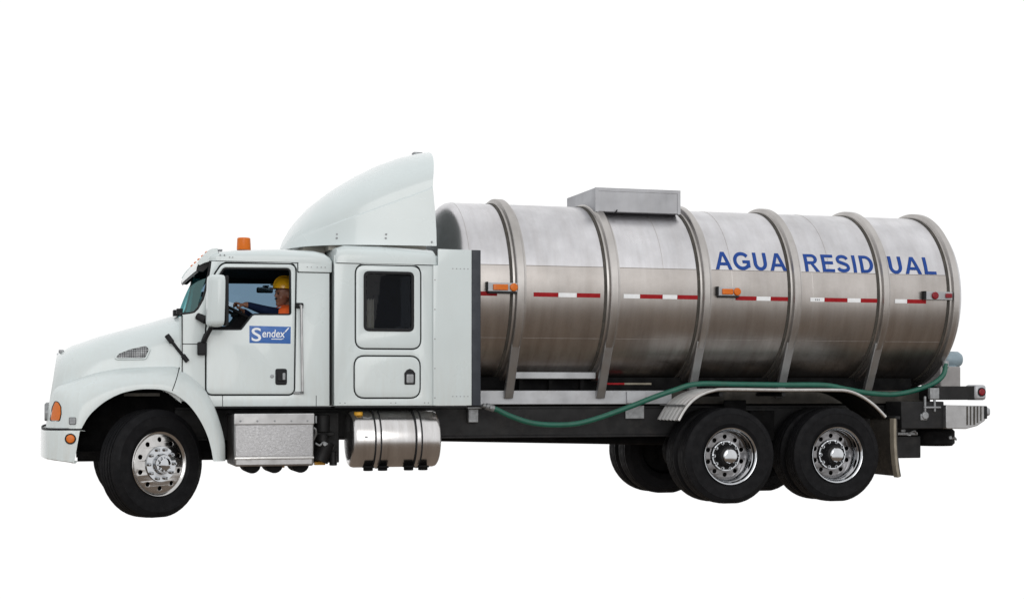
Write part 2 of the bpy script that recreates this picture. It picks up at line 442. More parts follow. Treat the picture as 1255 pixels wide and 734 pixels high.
def front_wheel(loc, rz):
    holes = [circle(.232 * cos(2 * pi * (k + .5) / 10), .232 * sin(2 * pi * (k + .5) / 10), .0225, 14) for k in range(10)]
    bm = plate([circle(0, 0, .283, 64)] + holes, -.112, .012, .003)
    bmesh.ops.subdivide_edges(bm, edges=[e_ for e_ in bm.edges if e_.calc_length() > .05], cuts=2)
    for v in bm.verts:                                   # slightly coned disc
        r = sqrt(v.co.x ** 2 + v.co.z ** 2); v.co.y -= .03 * max(0, 1 - (r / .283) ** 2)
    lathe(bm, [(-.094, .302), (-.12, .311), (-.126, .306), (-.124, .298), (-.112, .288), (-.105, .279), (-.06, .272), (.1, .285), (.12, .3)], 72, cap=False)
    wh = obj('front_wheel', bm, 'alu', truck, smooth=40)
    wh.location = loc; wh.rotation_euler = (0, 0, rz); wh.scale = (1.02, 1.02, 1.02)
    shared('tyre', tyre_me, wh)
    hub = obj('hub', lathe(nb(), [(-.13, .172), (-.148, .168), (-.15, .122), (-.152, .1), (-.185, .092), (-.192, .088), (-.194, .066), (-.215, .058), (-.226, .04), (-.23, .012)], 48), 'chrome', wh, smooth=30)
    # scalloped cover on the hub
    bm = nb(); pts = []
    for k in range(40):
        r = .06 + .016 * (1 if k % 4 in (0, 1) else -1); pts.append((r * cos(2 * pi * k / 40), r * sin(2 * pi * k / 40)))
    prism(bm, pts, -.214, -.2)
    obj('hub_cover', bm, 'chrome', wh, bev=.003)
    for k in range(10):
        t = 2 * pi * k / 10
        shared('lug_nut', lug_me, wh, (.143 * cos(t), -.142, .143 * sin(t)))
    obj('brake_drum', lathe(nb(), [(-.04, .2), (-.03, .262), (.16, .262), (.17, .1)], 40), 'dark', wh)
    return wh
front_wheel((-.057, -1.03, .513), R(33))
fw2 = front_wheel((-.062, 1.03, .519), R(180 + 30))

def rear_wheel(X, side):
    y0 = -1.085
    holes = [circle(.205 * cos(2 * pi * (k + .5) / 10), .205 * sin(2 * pi * (k + .5) / 10), .024, 14) for k in range(10)]
    disc = plate([circle(0, 0, .256, 64)] + holes, .03, .012, .002); bm = nb()
    lathe(bm, [(-.096, .3), (-.122, .31), (-.129, .306), (-.127, .299), (-.114, .287), (-.088, .283), (-.08, .274), (-.03, .27), (-.022, .262), (.02, .258), (.036, .252), (.1, .26), (.12, .3)], 72, cap=False)
    wh = obj('rear_wheel', bm, 'chrome', truck, smooth=40)
    obj('wheel_disc', disc, 'disc', wh, smooth=40)
    wh.location = (X, y0 if side < 0 else -y0, .52)
    wh.rotation_euler = (0, 0, 0 if side < 0 else pi)
    shared('tyre', tyre_me, wh); shared('tyre', tyre_me, wh, (0, .33, 0))
    obj('inner_rim', lathe(nb(), [(.2, .3), (.22, .285), (.3, .26), (.34, .25), (.345, .1), (.35, .02)], 40), 'dark', wh)
    obj('hub', lathe(nb(), [(.03, .165), (.012, .162), (.006, .125), (-.02, .112), (-.085, .1), (-.092, .094), (-.096, .085)], 40), 'black', wh, smooth=30)
    obj('hub_cap', lathe(nb(), [(-.09, .082), (-.118, .08), (-.128, .072), (-.133, .05), (-.136, .012)], 40), 'chrome', wh, smooth=30)
    obj('flange_ring', lathe(nb(), [(.006, .165), (-.006, .162), (-.006, .15), (.004, .147)], 48, cap=False), 'chrome', wh)
    for k in range(10):
        t = 2 * pi * k / 10
        shared('lug_nut', lug_me, wh, (.1425 * cos(t), .012, .1425 * sin(t)))
    obj('brake_drum', lathe(nb(), [(.06, .1), (.07, .21), (.3, .21), (.32, .1)], 32), 'dark', wh)
    return wh
for X in (6.003, 7.279):
    rear_wheel(X, -1); rear_wheel(X, 1)

# ---- hood: stations (x at top, x at bottom, top height, half width, bottom height)
HS = [(-.905, -1.0, 1.56, .62, .90), (-.925, -1.03, 1.60, .74, .86), (-.89, -1.0, 1.628, .82, .86), (-.80, -.90, 1.68, .88, .86), (-.70, -.74, 1.715, .91, .87),
      (-.536, -.56, 1.775, .93, 1.26), (-.321, -.33, 1.836, .945, 1.27), (-.057, -.06, 1.913, .965, 1.27), (.10, .10, 1.962, .98, 1.2), (.222, .226, 1.999, .995, 1.1)]
HS = HS[1:]
def hood_sec(st, n=26):
    xt, xb, zt, wd, zb = st; out = []
    ex = 2 / 3.0
    for k in range(-n, n + 1):
        t = (k / n) * (pi / 2)                    # -90..90, 0 = top
        y = wd * (abs(sin(t)) ** .62) * (1 if k > 0 else -1 if k < 0 else 0)
        c = abs(cos(t)) ** .5
        z0 = zt - .27; z = z0 + (zt - z0) * c
        out.append((y * (.86 + .14 * (1 - c)), z))
    # straight sides down from the shoulder
    lo = [(-wd * 1.0 - .015 * q, (zt - .27) * (1 - q) + zb * q) for q in (1, .66, .33)]
    hi = [(-a, b) for a, b in lo[::-1]]
    sec = lo + out + hi
    return [(xb + (xt - xb) * (z - zb) / (zt - zb), y, z) for y, z in sec]
rows = [hood_sec(s) for s in HS]
bm = nb(); V = grid(bm, rows)
# rounded nose: one more ring pulled in, then the face
last = V[0]; ring = [bm.verts.new((v.co.x - .022, v.co.y * .95, v.co.z - (.02 if v.co.z > 1.3 else 0))) for v in last]
for i in range(len(last) - 1): bm.faces.new((last[i], ring[i], ring[i + 1], last[i + 1]))
bm.faces.new(ring)
hood = obj('hood', bm, 'white', truck, smooth=50)
# grille, set into the nose
gp = [(-.36, .95), (.36, .95), (.42, 1.2), (.38, 1.5), (-.38, 1.5), (-.42, 1.2)]
def nose_x(z): return -1.034 + (z - .86) * (.105 / .74)
bm = nb(); a = [bm.verts.new((nose_x(z) + .0, y, z)) for y, z in gp]; b = [bm.verts.new((nose_x(z) + .05, y, z)) for y, z in gp]
bm.faces.new(a); bm.faces.new(b[::-1])
for i in range(6): bm.faces.new((a[i], b[i], b[(i + 1) % 6], a[(i + 1) % 6]))
grille = obj('grille', bm, 'dark', truck)
for k in range(9):
    z = 1.0 + k * .055; obj('grille_bar', bx(nose_x(z) + .0, nose_x(z) + .014, -.37, .37, z, z + .02), 'chrome', grille)
bm = nb(); lathe(bm, [(0, .004), (.0, .03), (.012, .034), (.02, .03)], 20, 'x', (-.948, 0, 1.575)); obj('hood_emblem', bm, 'chrome', hood)
obj('hood_catch', bx(-.93, -.88, -.48, -.43, 1.595, 1.63), 'galv', hood, bev=.008)

# ---- front fenders
OUT = [(-1.045, .862, -.84), (-1.034, 1.016, -.86), (-1.0, 1.173, -.885), (-.944, 1.259, -.90), (-.759, 1.338, -.925), (-.55, 1.402, -.94), (-.343, 1.438, -.95),
       (-.134, 1.455, -.96), (.076, 1.460, -.98), (.186, 1.452, -1.0), (.296, 1.397, -1.02), (.423, 1.268, -1.045), (.502, 1.147, -1.07), (.572, .978, -1.09), (.636, .743, -1.1), (.645, .533, -1.1)]
ARC = [(-.722, .862), (-.694, .915), (-.66, .972), (-.604, 1.036), (-.50, 1.122), (-.365, 1.193), (-.24, 1.226), (-.137, 1.238), (.02, 1.233), (.12, 1.203), (.195, 1.160),
       (.290, 1.077), (.385, .945), (.455, .80), (.495, .665), (.518, .535)]
def resample(P, m):
    P = [Vector(p) for p in P]; Q = []
    E = [P[0] * 2 - P[1]] + P + [P[-1] * 2 - P[-2]]
    for i in range(1, len(E) - 2):
        a, b, c, d = E[i - 1:i + 3]
        for k in range(m):
            t = k / m; Q.append(.5 * ((2 * b) + (c - a) * t + (2 * a - 5 * b + 4 * c - d) * t * t + (3 * b - a - 3 * c + d) * t ** 3))
    Q.append(P[-1]); return Q
def fender_bm():
    O = resample(OUT, 4); A = resample([(x, -1.205, z) for x, z in ARC], 4)
    O = [Vector((o.x, o.z, o.y)) for o in O]
    rows = []
    nv = 12
    C = Vector((-.1, -1.2, .62))
    for o, a in zip(O, A):
        row = [(o.x, o.y + .05, o.z)]
        for k in range(nv + 1):
            v = k / nv; s = sin(min(1, v * 1.12) * pi / 2) ** .85
            # a soft fold runs round the arch
            row.append((o.x + (a.x - o.x) * v, o.y + (a.y - o.y) * s, o.z + (a.z - o.z) * v))
        d = (a - C).normalized()
        row.append((a.x + d.x * .004, a.y + .012, a.z + d.z * .004)); row.append((a.x + d.x * .02, -1.165, a.z + d.z * .02))
        rows.append(row)
    bm = nb(); grid(bm, rows); return bm
fender = obj('fender', fender_bm(), 'white', truck, smooth=60)
obj('fender', mirror(fender_bm()), 'white', truck, smooth=60)
# wheel well: liner and inner wall
def liner_bm():
    A = resample([(x, -1.2, z) for x, z in ARC], 3); C = Vector((-.1, -1.2, .62)); rows = []
    for a in A:
        d = (a - C).normalized()
        rows.append([(a.x + d.x * (.016 + .03 * q), -1.17 + .72 * q, a.z + d.z * (.016 + .03 * q)) for q in (0, .33, .66, 1)])
    bm = nb(); V = grid(bm, rows)
    return bm
for b_, s in both(liner_bm): obj('wheel_well', b_, 'dark', truck)
bm = nb(); prism(bm, [(-.78, .6), (.6, .55), (.6, 1.0), (.4, 1.25), (-.4, 1.3), (-.75, 1.0)], -.46, -.44)
prism(bm, [(-.78, .6), (.6, .55), (.6, 1.0), (.4, 1.25), (-.4, 1.3), (-.75, 1.0)], .44, .46)
box(bm, -.82, -.78, -.98, .98, .58, .95)
obj('engine_bay_wall', bm, 'dark', truck)
obj('liner_panel', bx(-.32, .02, -1.02, -.46, 1.17, 1.2), 'flap', truck)
TR = [bvh_of(hood), bvh_of(fender)]
# seams on the hood side: rear edge, and where the fender splits
def strip(path, wid, th, trees, m, name, parent, default=-1.03):
    P = [Vector((x, 0, z)) for x, z in path]; rows = []
    Q = []
    for a, b in zip(P[:-1], P[1:]):
        nn = max(2, int((b - a).length / .03))
        Q += [a.lerp(b, k / nn) for k in range(nn)]
    Q.append(P[-1])
    for i, p in enumerate(Q):
        d = (Q[min(i + 1, len(Q) - 1)] - Q[max(i - 1, 0)]).normalized(); n_ = Vector((d.z, 0, -d.x))
        l_ = p - n_ * wid / 2; r_ = p + n_ * wid / 2
        yl = hit_y(trees, l_.x, l_.z, default); yr = hit_y(trees, r_.x, r_.z, default)
        y = min(yl, yr)
        rows.append([(l_.x, y + .004, l_.z), (l_.x, y - th, l_.z), (r_.x, y - th, r_.z), (r_.x, y + .004, r_.z)])
    bm = nb(); grid(bm, rows); return obj(name, bm, m, parent)
strip([(.125, 1.222), (.17, 1.34), (.208, 1.452)], .008, .002, TR, 'seal', 'seam', fender)
# side vent in the hood
vp = rounded([(-.40, 1.541), (-.362, 1.583), (-.256, 1.626), (-.108, 1.660), (-.083, 1.624), (-.119, 1.543)], .025, 4)
vent = obj('side_vent', drape(plate([grow(vp, .016), vp], -2, .024, .005), TR, -1.982), 'white', hood, smooth=50)
bm = nb()
for i in range(15):
    for j in range(7):
        x = -.385 + i * .021; z = 1.552 + j * .017
        inside = False; N = len(vp)
        for k in range(N):
            (x1, z1), (x2, z2) = vp[k - 1], vp[k]
            if (z1 > z) != (z2 > z) and x < (x2 - x1) * (z - z1) / (z2 - z1) + x1: inside = not inside
        if inside: box(bm, x - .0085, x + .0085, -2.006, -2, z - .0065, z + .0065)
drape(bm, TR, -1.989)
obj('vent_mesh', bm, 'galv', hood)
obj('vent_backing', drape(plate([vp], -2, .008, .001), TR, -1.989), 'seal', hood)
# hood latch strap
bm = nb(); tube(bm, [(.1, -1.03, 1.744), (.16, -1.055, 1.665), (.21, -1.055, 1.60), (.272, -1.065, 1.525)], .016, 8); cyl(bm, (.085, -1.03, 1.765), (.135, -1.045, 1.695), .027, 10); cyl(bm, (.235, -1.06, 1.57), (.283, -1.065, 1.508), .024, 10)
obj('hood_latch', bm, 'seal', hood)
# lamps of the nose
def lamp_on(pts, thick, m, name, parent, rim=None):
    if rim:
        obj(name + '_rim', drape(plate([grow(pts, rim)], -2, thick * .6, .002), TR, -1.997), 'seal', parent)
    return obj(name, drape(plate([pts], -2, thick, .004), TR, -2 + thick * .6), m, parent, smooth=40)
sp = rounded([(-1.008, .938), (-.925, .938), (-.912, 1.0), (-.914, 1.068), (-.935, 1.108), (-.962, 1.118), (-.985, 1.06)], .015, 3)
lamp_on(sp, .022, 'amber', 'turn_signal', fender, .009)
lamp_on(rect(-.833, -.775, .903, .966, .01), .02, 'galv', 'side_marker', fender, .004)
bm = nb()
for s in (-1, 1):
    prism_pts = rounded([(s * .58, .93), (s * .86, .93), (s * .87, 1.02), (s * .8, 1.1), (s * .6, 1.08)], .03, 3)
    a = [bm.verts.new((-1.062, y, z)) for y, z in prism_pts]; b = [bm.verts.new((-1.01, y, z)) for y, z in prism_pts]
    bm.faces.new(a); bm.faces.new(b)
    for i in range(len(a)): bm.faces.new((a[i], b[i], b[(i + 1) % len(a)], a[(i + 1) % len(a)]))
obj('headlight', bm, 'galv', truck, bev=.008)

# ---- bumper
def bumper_path():
    P = [(-.735, -1.195), (-.85, -1.19), (-.95, -1.165), (-1.02, -1.10), (-1.06, -1.0), (-1.085, -.8), (-1.10, -.4), (-1.105, 0)]
    P = [tuple(p)[:2] for p in resample([(x, y, 0) for x, y in P], 4)]
    return P + [(x, -y) for x, y in P[:-1][::-1]]
bp_ = bumper_path(); rows = []
for x, y in bp_:
    q = min(1, max(0, (x + 1.1) / .36))
    zb = .575 - .045 * q
    slope = .03 * q
    rows.append([(x + .03, y * .97, zb + .02), (x + .012, y * .99, zb), (x - .0, y, zb + .006), (x, y, zb + .03), (x, y * 1.003, .70), (x, y, .828), (x + .003, y, .843), (x + .015, y * .99, .847), (x + .05, y * .95, .84)])
bm = nb(); V = grid(bm, rows)
# the near and far ends lean back like the arch
for v in bm.verts:
    if v.co.x > -.85: v.co.x -= (.85 - v.co.z) * .17 * min(1, (v.co.x + .85) / .1)
thicken(bm, .006)
bumper = obj('bumper', bm, 'white', truck, smooth=22)
TB = [bvh_of(bumper)]
obj('bumper_seal', drape(prism(nb(), [(-1.05, .845), (-.73, .845), (-.73, .862), (-1.05, .862)], -2, -1.98), [], 0, 0), 'seal', bumper) if False else None
bm = nb(); rows = []
for x, y in bp_: rows.append([(x + .02, y * .985, .842), (x + .006, y * .993, .845), (x + .006, y * .993, .862), (x + .02, y * .985, .866)])
grid(bm, rows); obj('bumper_seal', bm, 'seal', bumper)
cpts = circle(-.823, .765, .045, 24)
obj('bumper_lamp_rim', drape(plate([circle(-.823, .765, .052, 28)], -2, .016, .003), TB, -1.992, -1.19), 'seal', bumper)
obj('bumper_lamp', drape(plate([circle(-.823, .765, .04, 24)], -2, .026, .008), TB, -1.985, -1.19), 'amber', bumper)
obj('bumper_lip', drape(prism(nb(), [(-1.04, .572), (-.80, .535), (-.80, .541), (-1.04, .578)], -2, -1.99), TB, -1.992, -1.15, 3), 'flap_edge', bumper)

# ---- cab
YC = -1.05
door_o = rounded([(.466, 1.188), (1.325, 1.188), (1.342, 2.483), (.62, 2.475), (.545, 2.36), (.466, 1.83)], [.06, .06, .07, .09, .15, .05], 6)
win_o = rounded([(.485, 1.819), (.805, 1.822), (.92, 1.972), (1.301, 1.976), (1.297, 2.446), (.63, 2.436), (.57, 2.338)], [.04, .03, .05, .03, .05, .05, .08], 5)
cab_o = [(.232, 1.965), (.34, 1.987), (.385, 2.02), (.44, 2.12), (.478, 2.26), (.505, 2.42), (.515, 2.497), (1.362, 2.497), (1.362, 2.402), (1.685, 2.402), (1.685, 1.068), (.47, 1.068), (.30, 1.25), (.2, 1.35), (.212, 1.46)]
def cab_side(): return plate([cab_o, grow(door_o, .015)], YC, .04, .004)
door_f = [(x + (.24 if x > 1.2 else 0), z) for x, z in door_o]; win_f = [(x + (.24 if x > 1.2 else 0), z) for x, z in win_o]
def far_side(): return mirror(plate([[p for p in cab_o if p not in ((1.362, 2.497), (1.362, 2.402), (1.685, 2.402))][:7] + [(1.685, 2.497)] + [p for p in cab_o if p[1] < 1.5], grow(door_f, .015)], YC, .04, .004))
gen = iter([(cab_side(), 0), (far_side(), 1)])
cab = obj('cab', next(gen)[0], 'white', truck, smooth=30)
cabf = obj('cab_side_panel', next(gen)[0], 'white', cab, smooth=30)
bm = nb()
box(bm, .45, 1.68, -1.0, 1.0, 1.06, 1.12)            # floor
box(bm, .42, .46, -1.0, 1.0, 1.1, 1.93)              # firewall
box(bm, .36, .72, -1.0, .98, 1.55, 1.86)             # dashboard
box(bm, 1.64, 1.68, -1.0, 1.0, 1.1, 2.5)             # rear wall
box(bm, .52, 1.68, -1.0, 1.0, 2.47, 2.5)             # headliner
obj('cab_interior', bm, 'interior', cab)
for s in (-1, 1):                                     # door jambs seen in the gap
    yy = YC + .03 if s < 0 else -YC - .045
    dd = door_o if s < 0 else door_f
    bm = plate([grow(dd, .03), grow(dd, -.05)], yy, .015, .002)
    obj('door_seal', bm, 'seal', cab)
obj('cowl', bx(.214, .44, -1.02, 1.02, 1.12, 1.95), 'white', cab)
# roof
RS = [(.50, 2.545, 1.0), (.515, 2.575, 1.03), (.56, 2.61, 1.05), (.75, 2.64, 1.058), (1.2, 2.665, 1.06), (1.55, 2.655, 1.06), (1.64, 2.635, 1.058), (1.69, 2.59, 1.055), (1.708, 2.53, 1.05)]
def roof_sec(x, zt, wd, zb, n=24, p=.42):
    out = [(x, -wd, zb)]
    for k in range(-n, n + 1):
        t = k / n * pi / 2
        out.append((x, wd * (abs(sin(t)) ** p) * (1 if k > 0 else -1 if k < 0 else 0), zb + .02 + (zt - zb - .02) * abs(cos(t)) ** .55))
    out.append((x, wd, zb)); return out
bm = nb(); V = grid(bm, [roof_sec(x, z, w_, 2.503) for x, z, w_ in RS]); bm.faces.new(V[-1][::-1]); bm.faces.new(V[0])
roof = obj('cab_roof', bm, 'white', cab, smooth=45)
for s in (-1, 1):
    bm = plate([rect(1.37, 1.708, 2.41, 2.515, .012)], YC - .008 if s < 0 else -YC - .032, .04, .005); obj('roof_skirt', bm, 'white', cab)
# screw heads along the roof edge
bm = nb()
for x in (.60, .64, .69, .72): cyl(bm, (x, -1.064, 2.56 - .02 * (x > .66)), (x, -1.05, 2.56 - .02 * (x > .66)), .007, 8)
for x in (1.46, 1.50, 1.56, 1.60, 1.64): cyl(bm, (x, -1.064, 2.46), (x, -1.05, 2.46), .006, 8)
obj('rivet', bm, 'galv', cab, kind='stuff')
# window frame lip of the door
def door_bm(): return plate([door_o, win_o], YC - .012, .045, .008)
gen = iter([(door_bm(), 0), (mirror(plate([door_f, win_f], YC - .012, .045, .008)), 1)])
door = obj('door', next(gen)[0], 'white', truck, smooth=30); doorf = obj('door', next(gen)[0], 'white', truck, smooth=30)
obj('window_seal', plate([grow(win_o, -.001), grow(win_o, -.016)], YC - .002, .03, .003), 'seal', door)
obj('window_seal', mirror(plate([grow(win_f, -.001), grow(win_f, -.016)], YC - .002, .03, .003)), 'seal', doorf)
obj('door_glass', mirror(plate([win_f], YC + .012, .006, .001)), 'g_side', doorf)
# low trim line under the door
obj('sill_seam', bx(.62, .626, YC - .0015, YC, 1.07, 1.175), 'seal', cab); obj('sill_seam', bx(1.548, 1.554, YC - .0015, YC, 1.07, 1.175), 'seal', cab)
obj('cowl_seam', bx(.236, .455, YC - .0015, YC, 1.676, 1.684), 'seal', cab)
obj('cowl_seam', bx(.226, .236, YC - .006, YC + .01, 1.40, 1.96), 'seal', cab)
# sign
sign = obj('door_sign', plate([[(.884, 1.866), (1.294, 1.860), (1.292, 1.691), (.884, 1.695)]], YC - .0135, .004, .001), 'blue_sign', door)
def flat_text(s, x0, z0, wid, hgt, y, offset=0, shear=0, rise=0):
    bm = text_mesh(s, offset)
    xs = [v.co.x for v in bm.verts]; zs = [v.co.y for v in bm.verts]
    a, b, c, d = min(xs), max(xs), min(zs), max(zs)
    for v in bm.verts:
        u = (v.co.x - a) / (b - a); q = (v.co.y - c) / (d - c)
        v.co = (x0 + u * wid + shear * q * hgt, y, z0 + q * hgt + rise * u)
    return bm
bm = flat_text('S', .905, 1.712, .095, .135, YC - .0155, .012)
obj('lettering', bm, 'white_print', door, None, recalc=False)
bm = flat_text('endex', 1.008, 1.752, .225, .078, YC - .0155, .012, .1)
obj('lettering', bm, 'white_print', door, None, recalc=False)
bm = nb(); prism(bm, [(1.232, 1.81), (1.244, 1.806), (1.278, 1.846), (1.268, 1.852)], YC - .0158, YC - .0145)
prism(bm, [(1.10, 1.733), (1.20, 1.731), (1.225, 1.742), (1.225, 1.746), (1.20, 1.739), (1.10, 1.741)], YC - .0158, YC - .0145)
obj('lettering', bm, 'white_print', door, None)
# door handle
hd = obj('door_handle', plate([rect(1.14, 1.256, 1.280, 1.442, .025)], YC - .02, .03, .006), 'seal', door)
obj('handle_paddle', plate([rect(1.16, 1.236, 1.318, 1.41, .012)], YC - .03, .014, .005), 'black', door)
obj('handle_pull', plate([rect(1.21, 1.238, 1.33, 1.40, .008)], YC - .034, .01, .003), 'galv', door)
obj('door_lock', plate([circle(1.108, 1.366, .018, 16)], YC - .018, .014, .003), 'galv', door)
# grab rail
bm = nb(); tube(bm, [(1.385, -1.06, 2.075), (1.385, -1.13, 2.06), (1.388, -1.14, 2.0), (1.398, -1.14, 1.3), (1.4, -1.13, 1.22), (1.4, -1.06, 1.205)], .0135, 10)
gr = obj('grab_rail', bm, 'alu_dull', cab)
bm = nb(); box(bm, 1.345, 1.42, -1.075, -1.05, 2.045, 2.1); obj('rail_bracket', bm, 'seal', cab, bev=.008)
bm = nb(); box(bm, 1.32, 1.425, -1.075, -1.05, 1.19, 1.215); obj('rail_bracket', bm, 'galv', cab, bev=.005)
# windscreen
def ws(q, y):                                        # q 0 bottom .. 1 top
    a = abs(y) / 1.02
    xb = .27 + .09 * a ** 3; xt = .50 + .02 * a ** 2
    bow = -.03 * sin(q * pi)
    return (xb + (xt - xb) * q + bow * (1 - .7 * a), y, 1.955 + (2.50 - 1.955) * q)
bm = nb(); grid(bm, [[ws(q / 10, y / 20 * 1.02) for y in range(-20, 21)] for q in range(11)])
wsg = obj('windscreen', bm, 'g_front', cab, smooth=60)
# black seal along the pillar
pil = [(.225, 1.969), (.345, 1.984), (.39, 2.02), (.445, 2.12), (.483, 2.26), (.51, 2.42), (.52, 2.50)]
bm = nb(); tube(bm, [(x - .012, -1.035, z) for x, z in pil], .016, 8); tube(bm, [(x - .012, 1.035, z) for x, z in pil], .016, 8)
tube(bm, [ws(0, y / 10 * 1.02) for y in range(-10, 11)], .014, 8)
obj('windscreen_seal', bm, 'seal', cab)
bm = nb(); tube(bm, [(.20, -.7, 1.985), (.24, -.6, 2.02), (.25, -.2, 2.05)], .012, 8); box(bm, .17, .24, -.74, -.62, 1.97, 2.03); box(bm, .19, .25, -.9, -.84, 1.98, 2.035)
obj('wiper', bm, 'seal', cab, bev=.01)
# outside sun visor: white shell, black underside sheet that paints in its shade
vis = [(.372, 2.408), (.384, 2.465), (.412, 2.515), (.448, 2.56), (.482, 2.593), (.52, 2.617), (.58, 2.628)]
vis = [(p.x, p.y) for p in resample([(x, z, 0) for x, z in vis], 3)]
def visor_bm(dz, y1, th):
    rows = []
    for x, z in vis:
        rows.append([(x + .004 * (abs(y) / y1) ** 4 + dz * .5, y, z - dz) for y in [y1 * k / 14 for k in range(-14, 15)]])
    bm = nb(); grid(bm, rows); thicken(bm, th); return bm
visor = obj('sun_visor', visor_bm(0, .98, .008), 'white', cab, smooth=50)
obj('visor_underside_shade', visor_bm(.02, .97, .006), 'black', cab, smooth=50)
for s in (-1, 1):
    ck = [(x - .004, z + .004) for x, z in vis if z > 2.455] + [(.60, 2.51), (.50, 2.496), (.45, 2.482), (.405, 2.458)]
    obj('visor_cheek', prism(nb(), ck, min(s * 1.0, s * .984), max(s * 1.0, s * .984)), 'white', cab, bev=.003)
    ck = [(.374, 2.404), (.380, 2.44), (.388, 2.462), (.45, 2.484), (.508, 2.498), (.495, 2.45), (.44, 2.395)]
    obj('visor_lip', prism(nb(), ck, min(s * .982, s * .95), max(s * .982, s * .95)), 'black', cab, bev=.003)
for y in (-.86, -.43, 0, .43, .86):
    bm = nb(); lathe(bm, [(0, .026), (.012, .024), (.02, .012)], 14, 'z', (.492, y, 2.590)); obj('clearance_lamp', bm, 'amber', cab)
obj('roof_fitting', bx(.59, .65, -.78, -.72, 2.622, 2.642), 'galv', cab, bev=.006)
# beacon
bm = nb(); lathe(bm, [(2.645, .075), (2.665, .075), (2.672, .07)], 28, 'z', (.905, -.4, 0)); bea = obj('beacon', bm, 'seal', truck)
obj('beacon_lens', lathe(nb(), [(2.672, .07), (2.68, .073), (2.79, .068), (2.798, .06), (2.80, .03)], 28, 'z', (.905, -.4, 0)), 'amber', bea, smooth=40)
# mirrors
def mirror_bm():
    bm = nb(); rows = []
    for z, g in ((1.842, .55), (1.85, .8), (1.87, .95), (1.9, 1), (2.1, 1.02), (2.28, 1), (2.32, .95), (2.338, .8), (2.345, .55)):
        lean = (2.345 - z) * .05
        c = (.535 - lean * .5, -1.27); a = .085 * g; b = .13 * g
        ring = [(a * s, b * t) for s, t in ((1, -1), (1, 1), (.2, 1), (-.5, .85), (-.9, .5), (-1, 0), (-.9, -.5), (-.5, -.85), (.2, -1))]
        ring = rounded(ring, .02, 2)
        rows.append([(c[0] + p, c[1] + q, z) for p, q in ring])
    grid(bm, rows, close=True, caps=True); return bm
for s in (-1, 1):
    f = (lambda b_: b_) if s < 0 else mirror
    mo = obj('wing_mirror', f(mirror_bm()), 'white', truck, smooth=50)
    obj('mirror_glass', f(bx(.616, .648, -1.39, -1.15, 1.855, 2.335)), 'seal', mo, bev=.01)
    bm = nb(); cyl(bm, (.505, -1.25, 1.86), (.43, -1.13, 1.70), .022, 10); cyl(bm, (.46, -1.12, 1.78), (.40, -1.07, 1.6), .026, 10, .03)
    box(bm, .375, .455, -1.13, -1.05, 1.57, 1.70)
    obj('mirror_arm', f(bm), 'seal', mo, bev=.012)
    bm = nb(); cyl(bm, (.37, -1.09, 1.955), (.455, -1.14, 1.91), .034, 12, .042); cyl(bm, (.44, -1.12, 1.92), (.5, -1.2, 1.92), .02, 10)
    obj('mirror_mount', f(bm), 'seal', mo, bev=.008)

# ---- cab interior
bm = nb(); bmesh.ops.create_circle(bm, segments=40, radius=.22)
bm.free(); bm = nb(); rows = []
for i in range(40):
    t = 2 * pi * i / 40; rows.append([((.22 + .017 * cos(2 * pi * j / 8)) * cos(t), (.22 + .017 * cos(2 * pi * j / 8)) * sin(t), .017 * sin(2 * pi * j / 8)) for j in range(8)])
rows.append(rows[0]); grid(bm, rows, close=True)
for k in range(3):
    t = 2 * pi * k / 3 + .5; cyl(bm, (0, 0, -.03), (.21 * cos(t), .21 * sin(t), 0), .014, 8)
cyl(bm, (0, 0, -.05), (0, 0, .01), .06, 16); cyl(bm, (0, 0, -.04), (0, 0, -.5), .035, 12)
swl = obj('steering_wheel', bm, 'interior', truck, smooth=50)
SWC = Vector((.83, -.55, 2.0)); swl.location = SWC; swl.rotation_euler = (0, R(28), 0)
bm = nb(); prism(bm, [(.62, 1.78), (.80, 1.98), (.93, 1.98), (.99, 1.9), (.85, 1.6), (.65, 1.5)], -.68, -.42)
obj('steering_column', bm, 'interior', truck, bev=.03)
seat = obj('driver_seat', bx(1.12, 1.62, -.82, -.28, 1.42, 1.56), 'interior', truck, bev=.04)
obj('seat_back', prism(nb(), [(1.50, 1.5), (1.62, 1.5), (1.64, 2.3), (1.56, 2.3)], -.8, -.3), 'interior', seat, bev=.03)
obj('seat', bx(1.12, 1.62, .28, .82, 1.42, 1.56), 'interior', truck, bev=.04)
bm = nb(); prism(bm, rounded([(1.235, 2.335), (1.42, 2.335), (1.42, 2.40), (1.235, 2.40)], .02), 1.19, 1.23)
dm = obj('door_mirror', bm, 'seal', truck, bev=.008)
obj('mirror_glass', bx(1.25, 1.405, 1.176, 1.19, 2.348, 2.388), 'taupe', dm)
obj('mirror_arm', bx(1.30, 1.36, 1.08, 1.2, 2.40, 2.415), 'seal', dm)

# ---- sleeper
YS = -1.12
hatch = rect(1.943, 2.604, 1.652, 2.485, .09); low = rect(1.931, 2.598, 1.155, 1.567, .1)
swin = rect(2.023, 2.536, 1.826, 2.425, .055)
sl_o = [(1.722, 1.072), (2.80, 1.072), (2.80, 2.498), (1.722, 2.498)]
def sleeper_side(): return plate([sl_o, grow(hatch, .014), grow(low, .014)], YS, .04, .004)
gen = both(sleeper_side)
sleeper = obj('sleeper', next(gen)[0], 'white', truck, smooth=30); obj('sleeper_side_panel', next(gen)[0], 'white', sleeper, smooth=30)
bm = nb()
box(bm, 1.725, 2.78, -1.07, 1.07, 1.07, 1.12); box(bm, 2.76, 2.80, -1.1, 1.1, 1.08, 2.6); box(bm, 1.722, 1.75, -1.1, 1.1, 1.08, 2.58)
obj('sleeper_wall', bm, 'white', sleeper)
obj('sleeper_interior', bx(1.78, 2.74, -1.0, 1.0, 1.13, 2.47), 'interior', sleeper)
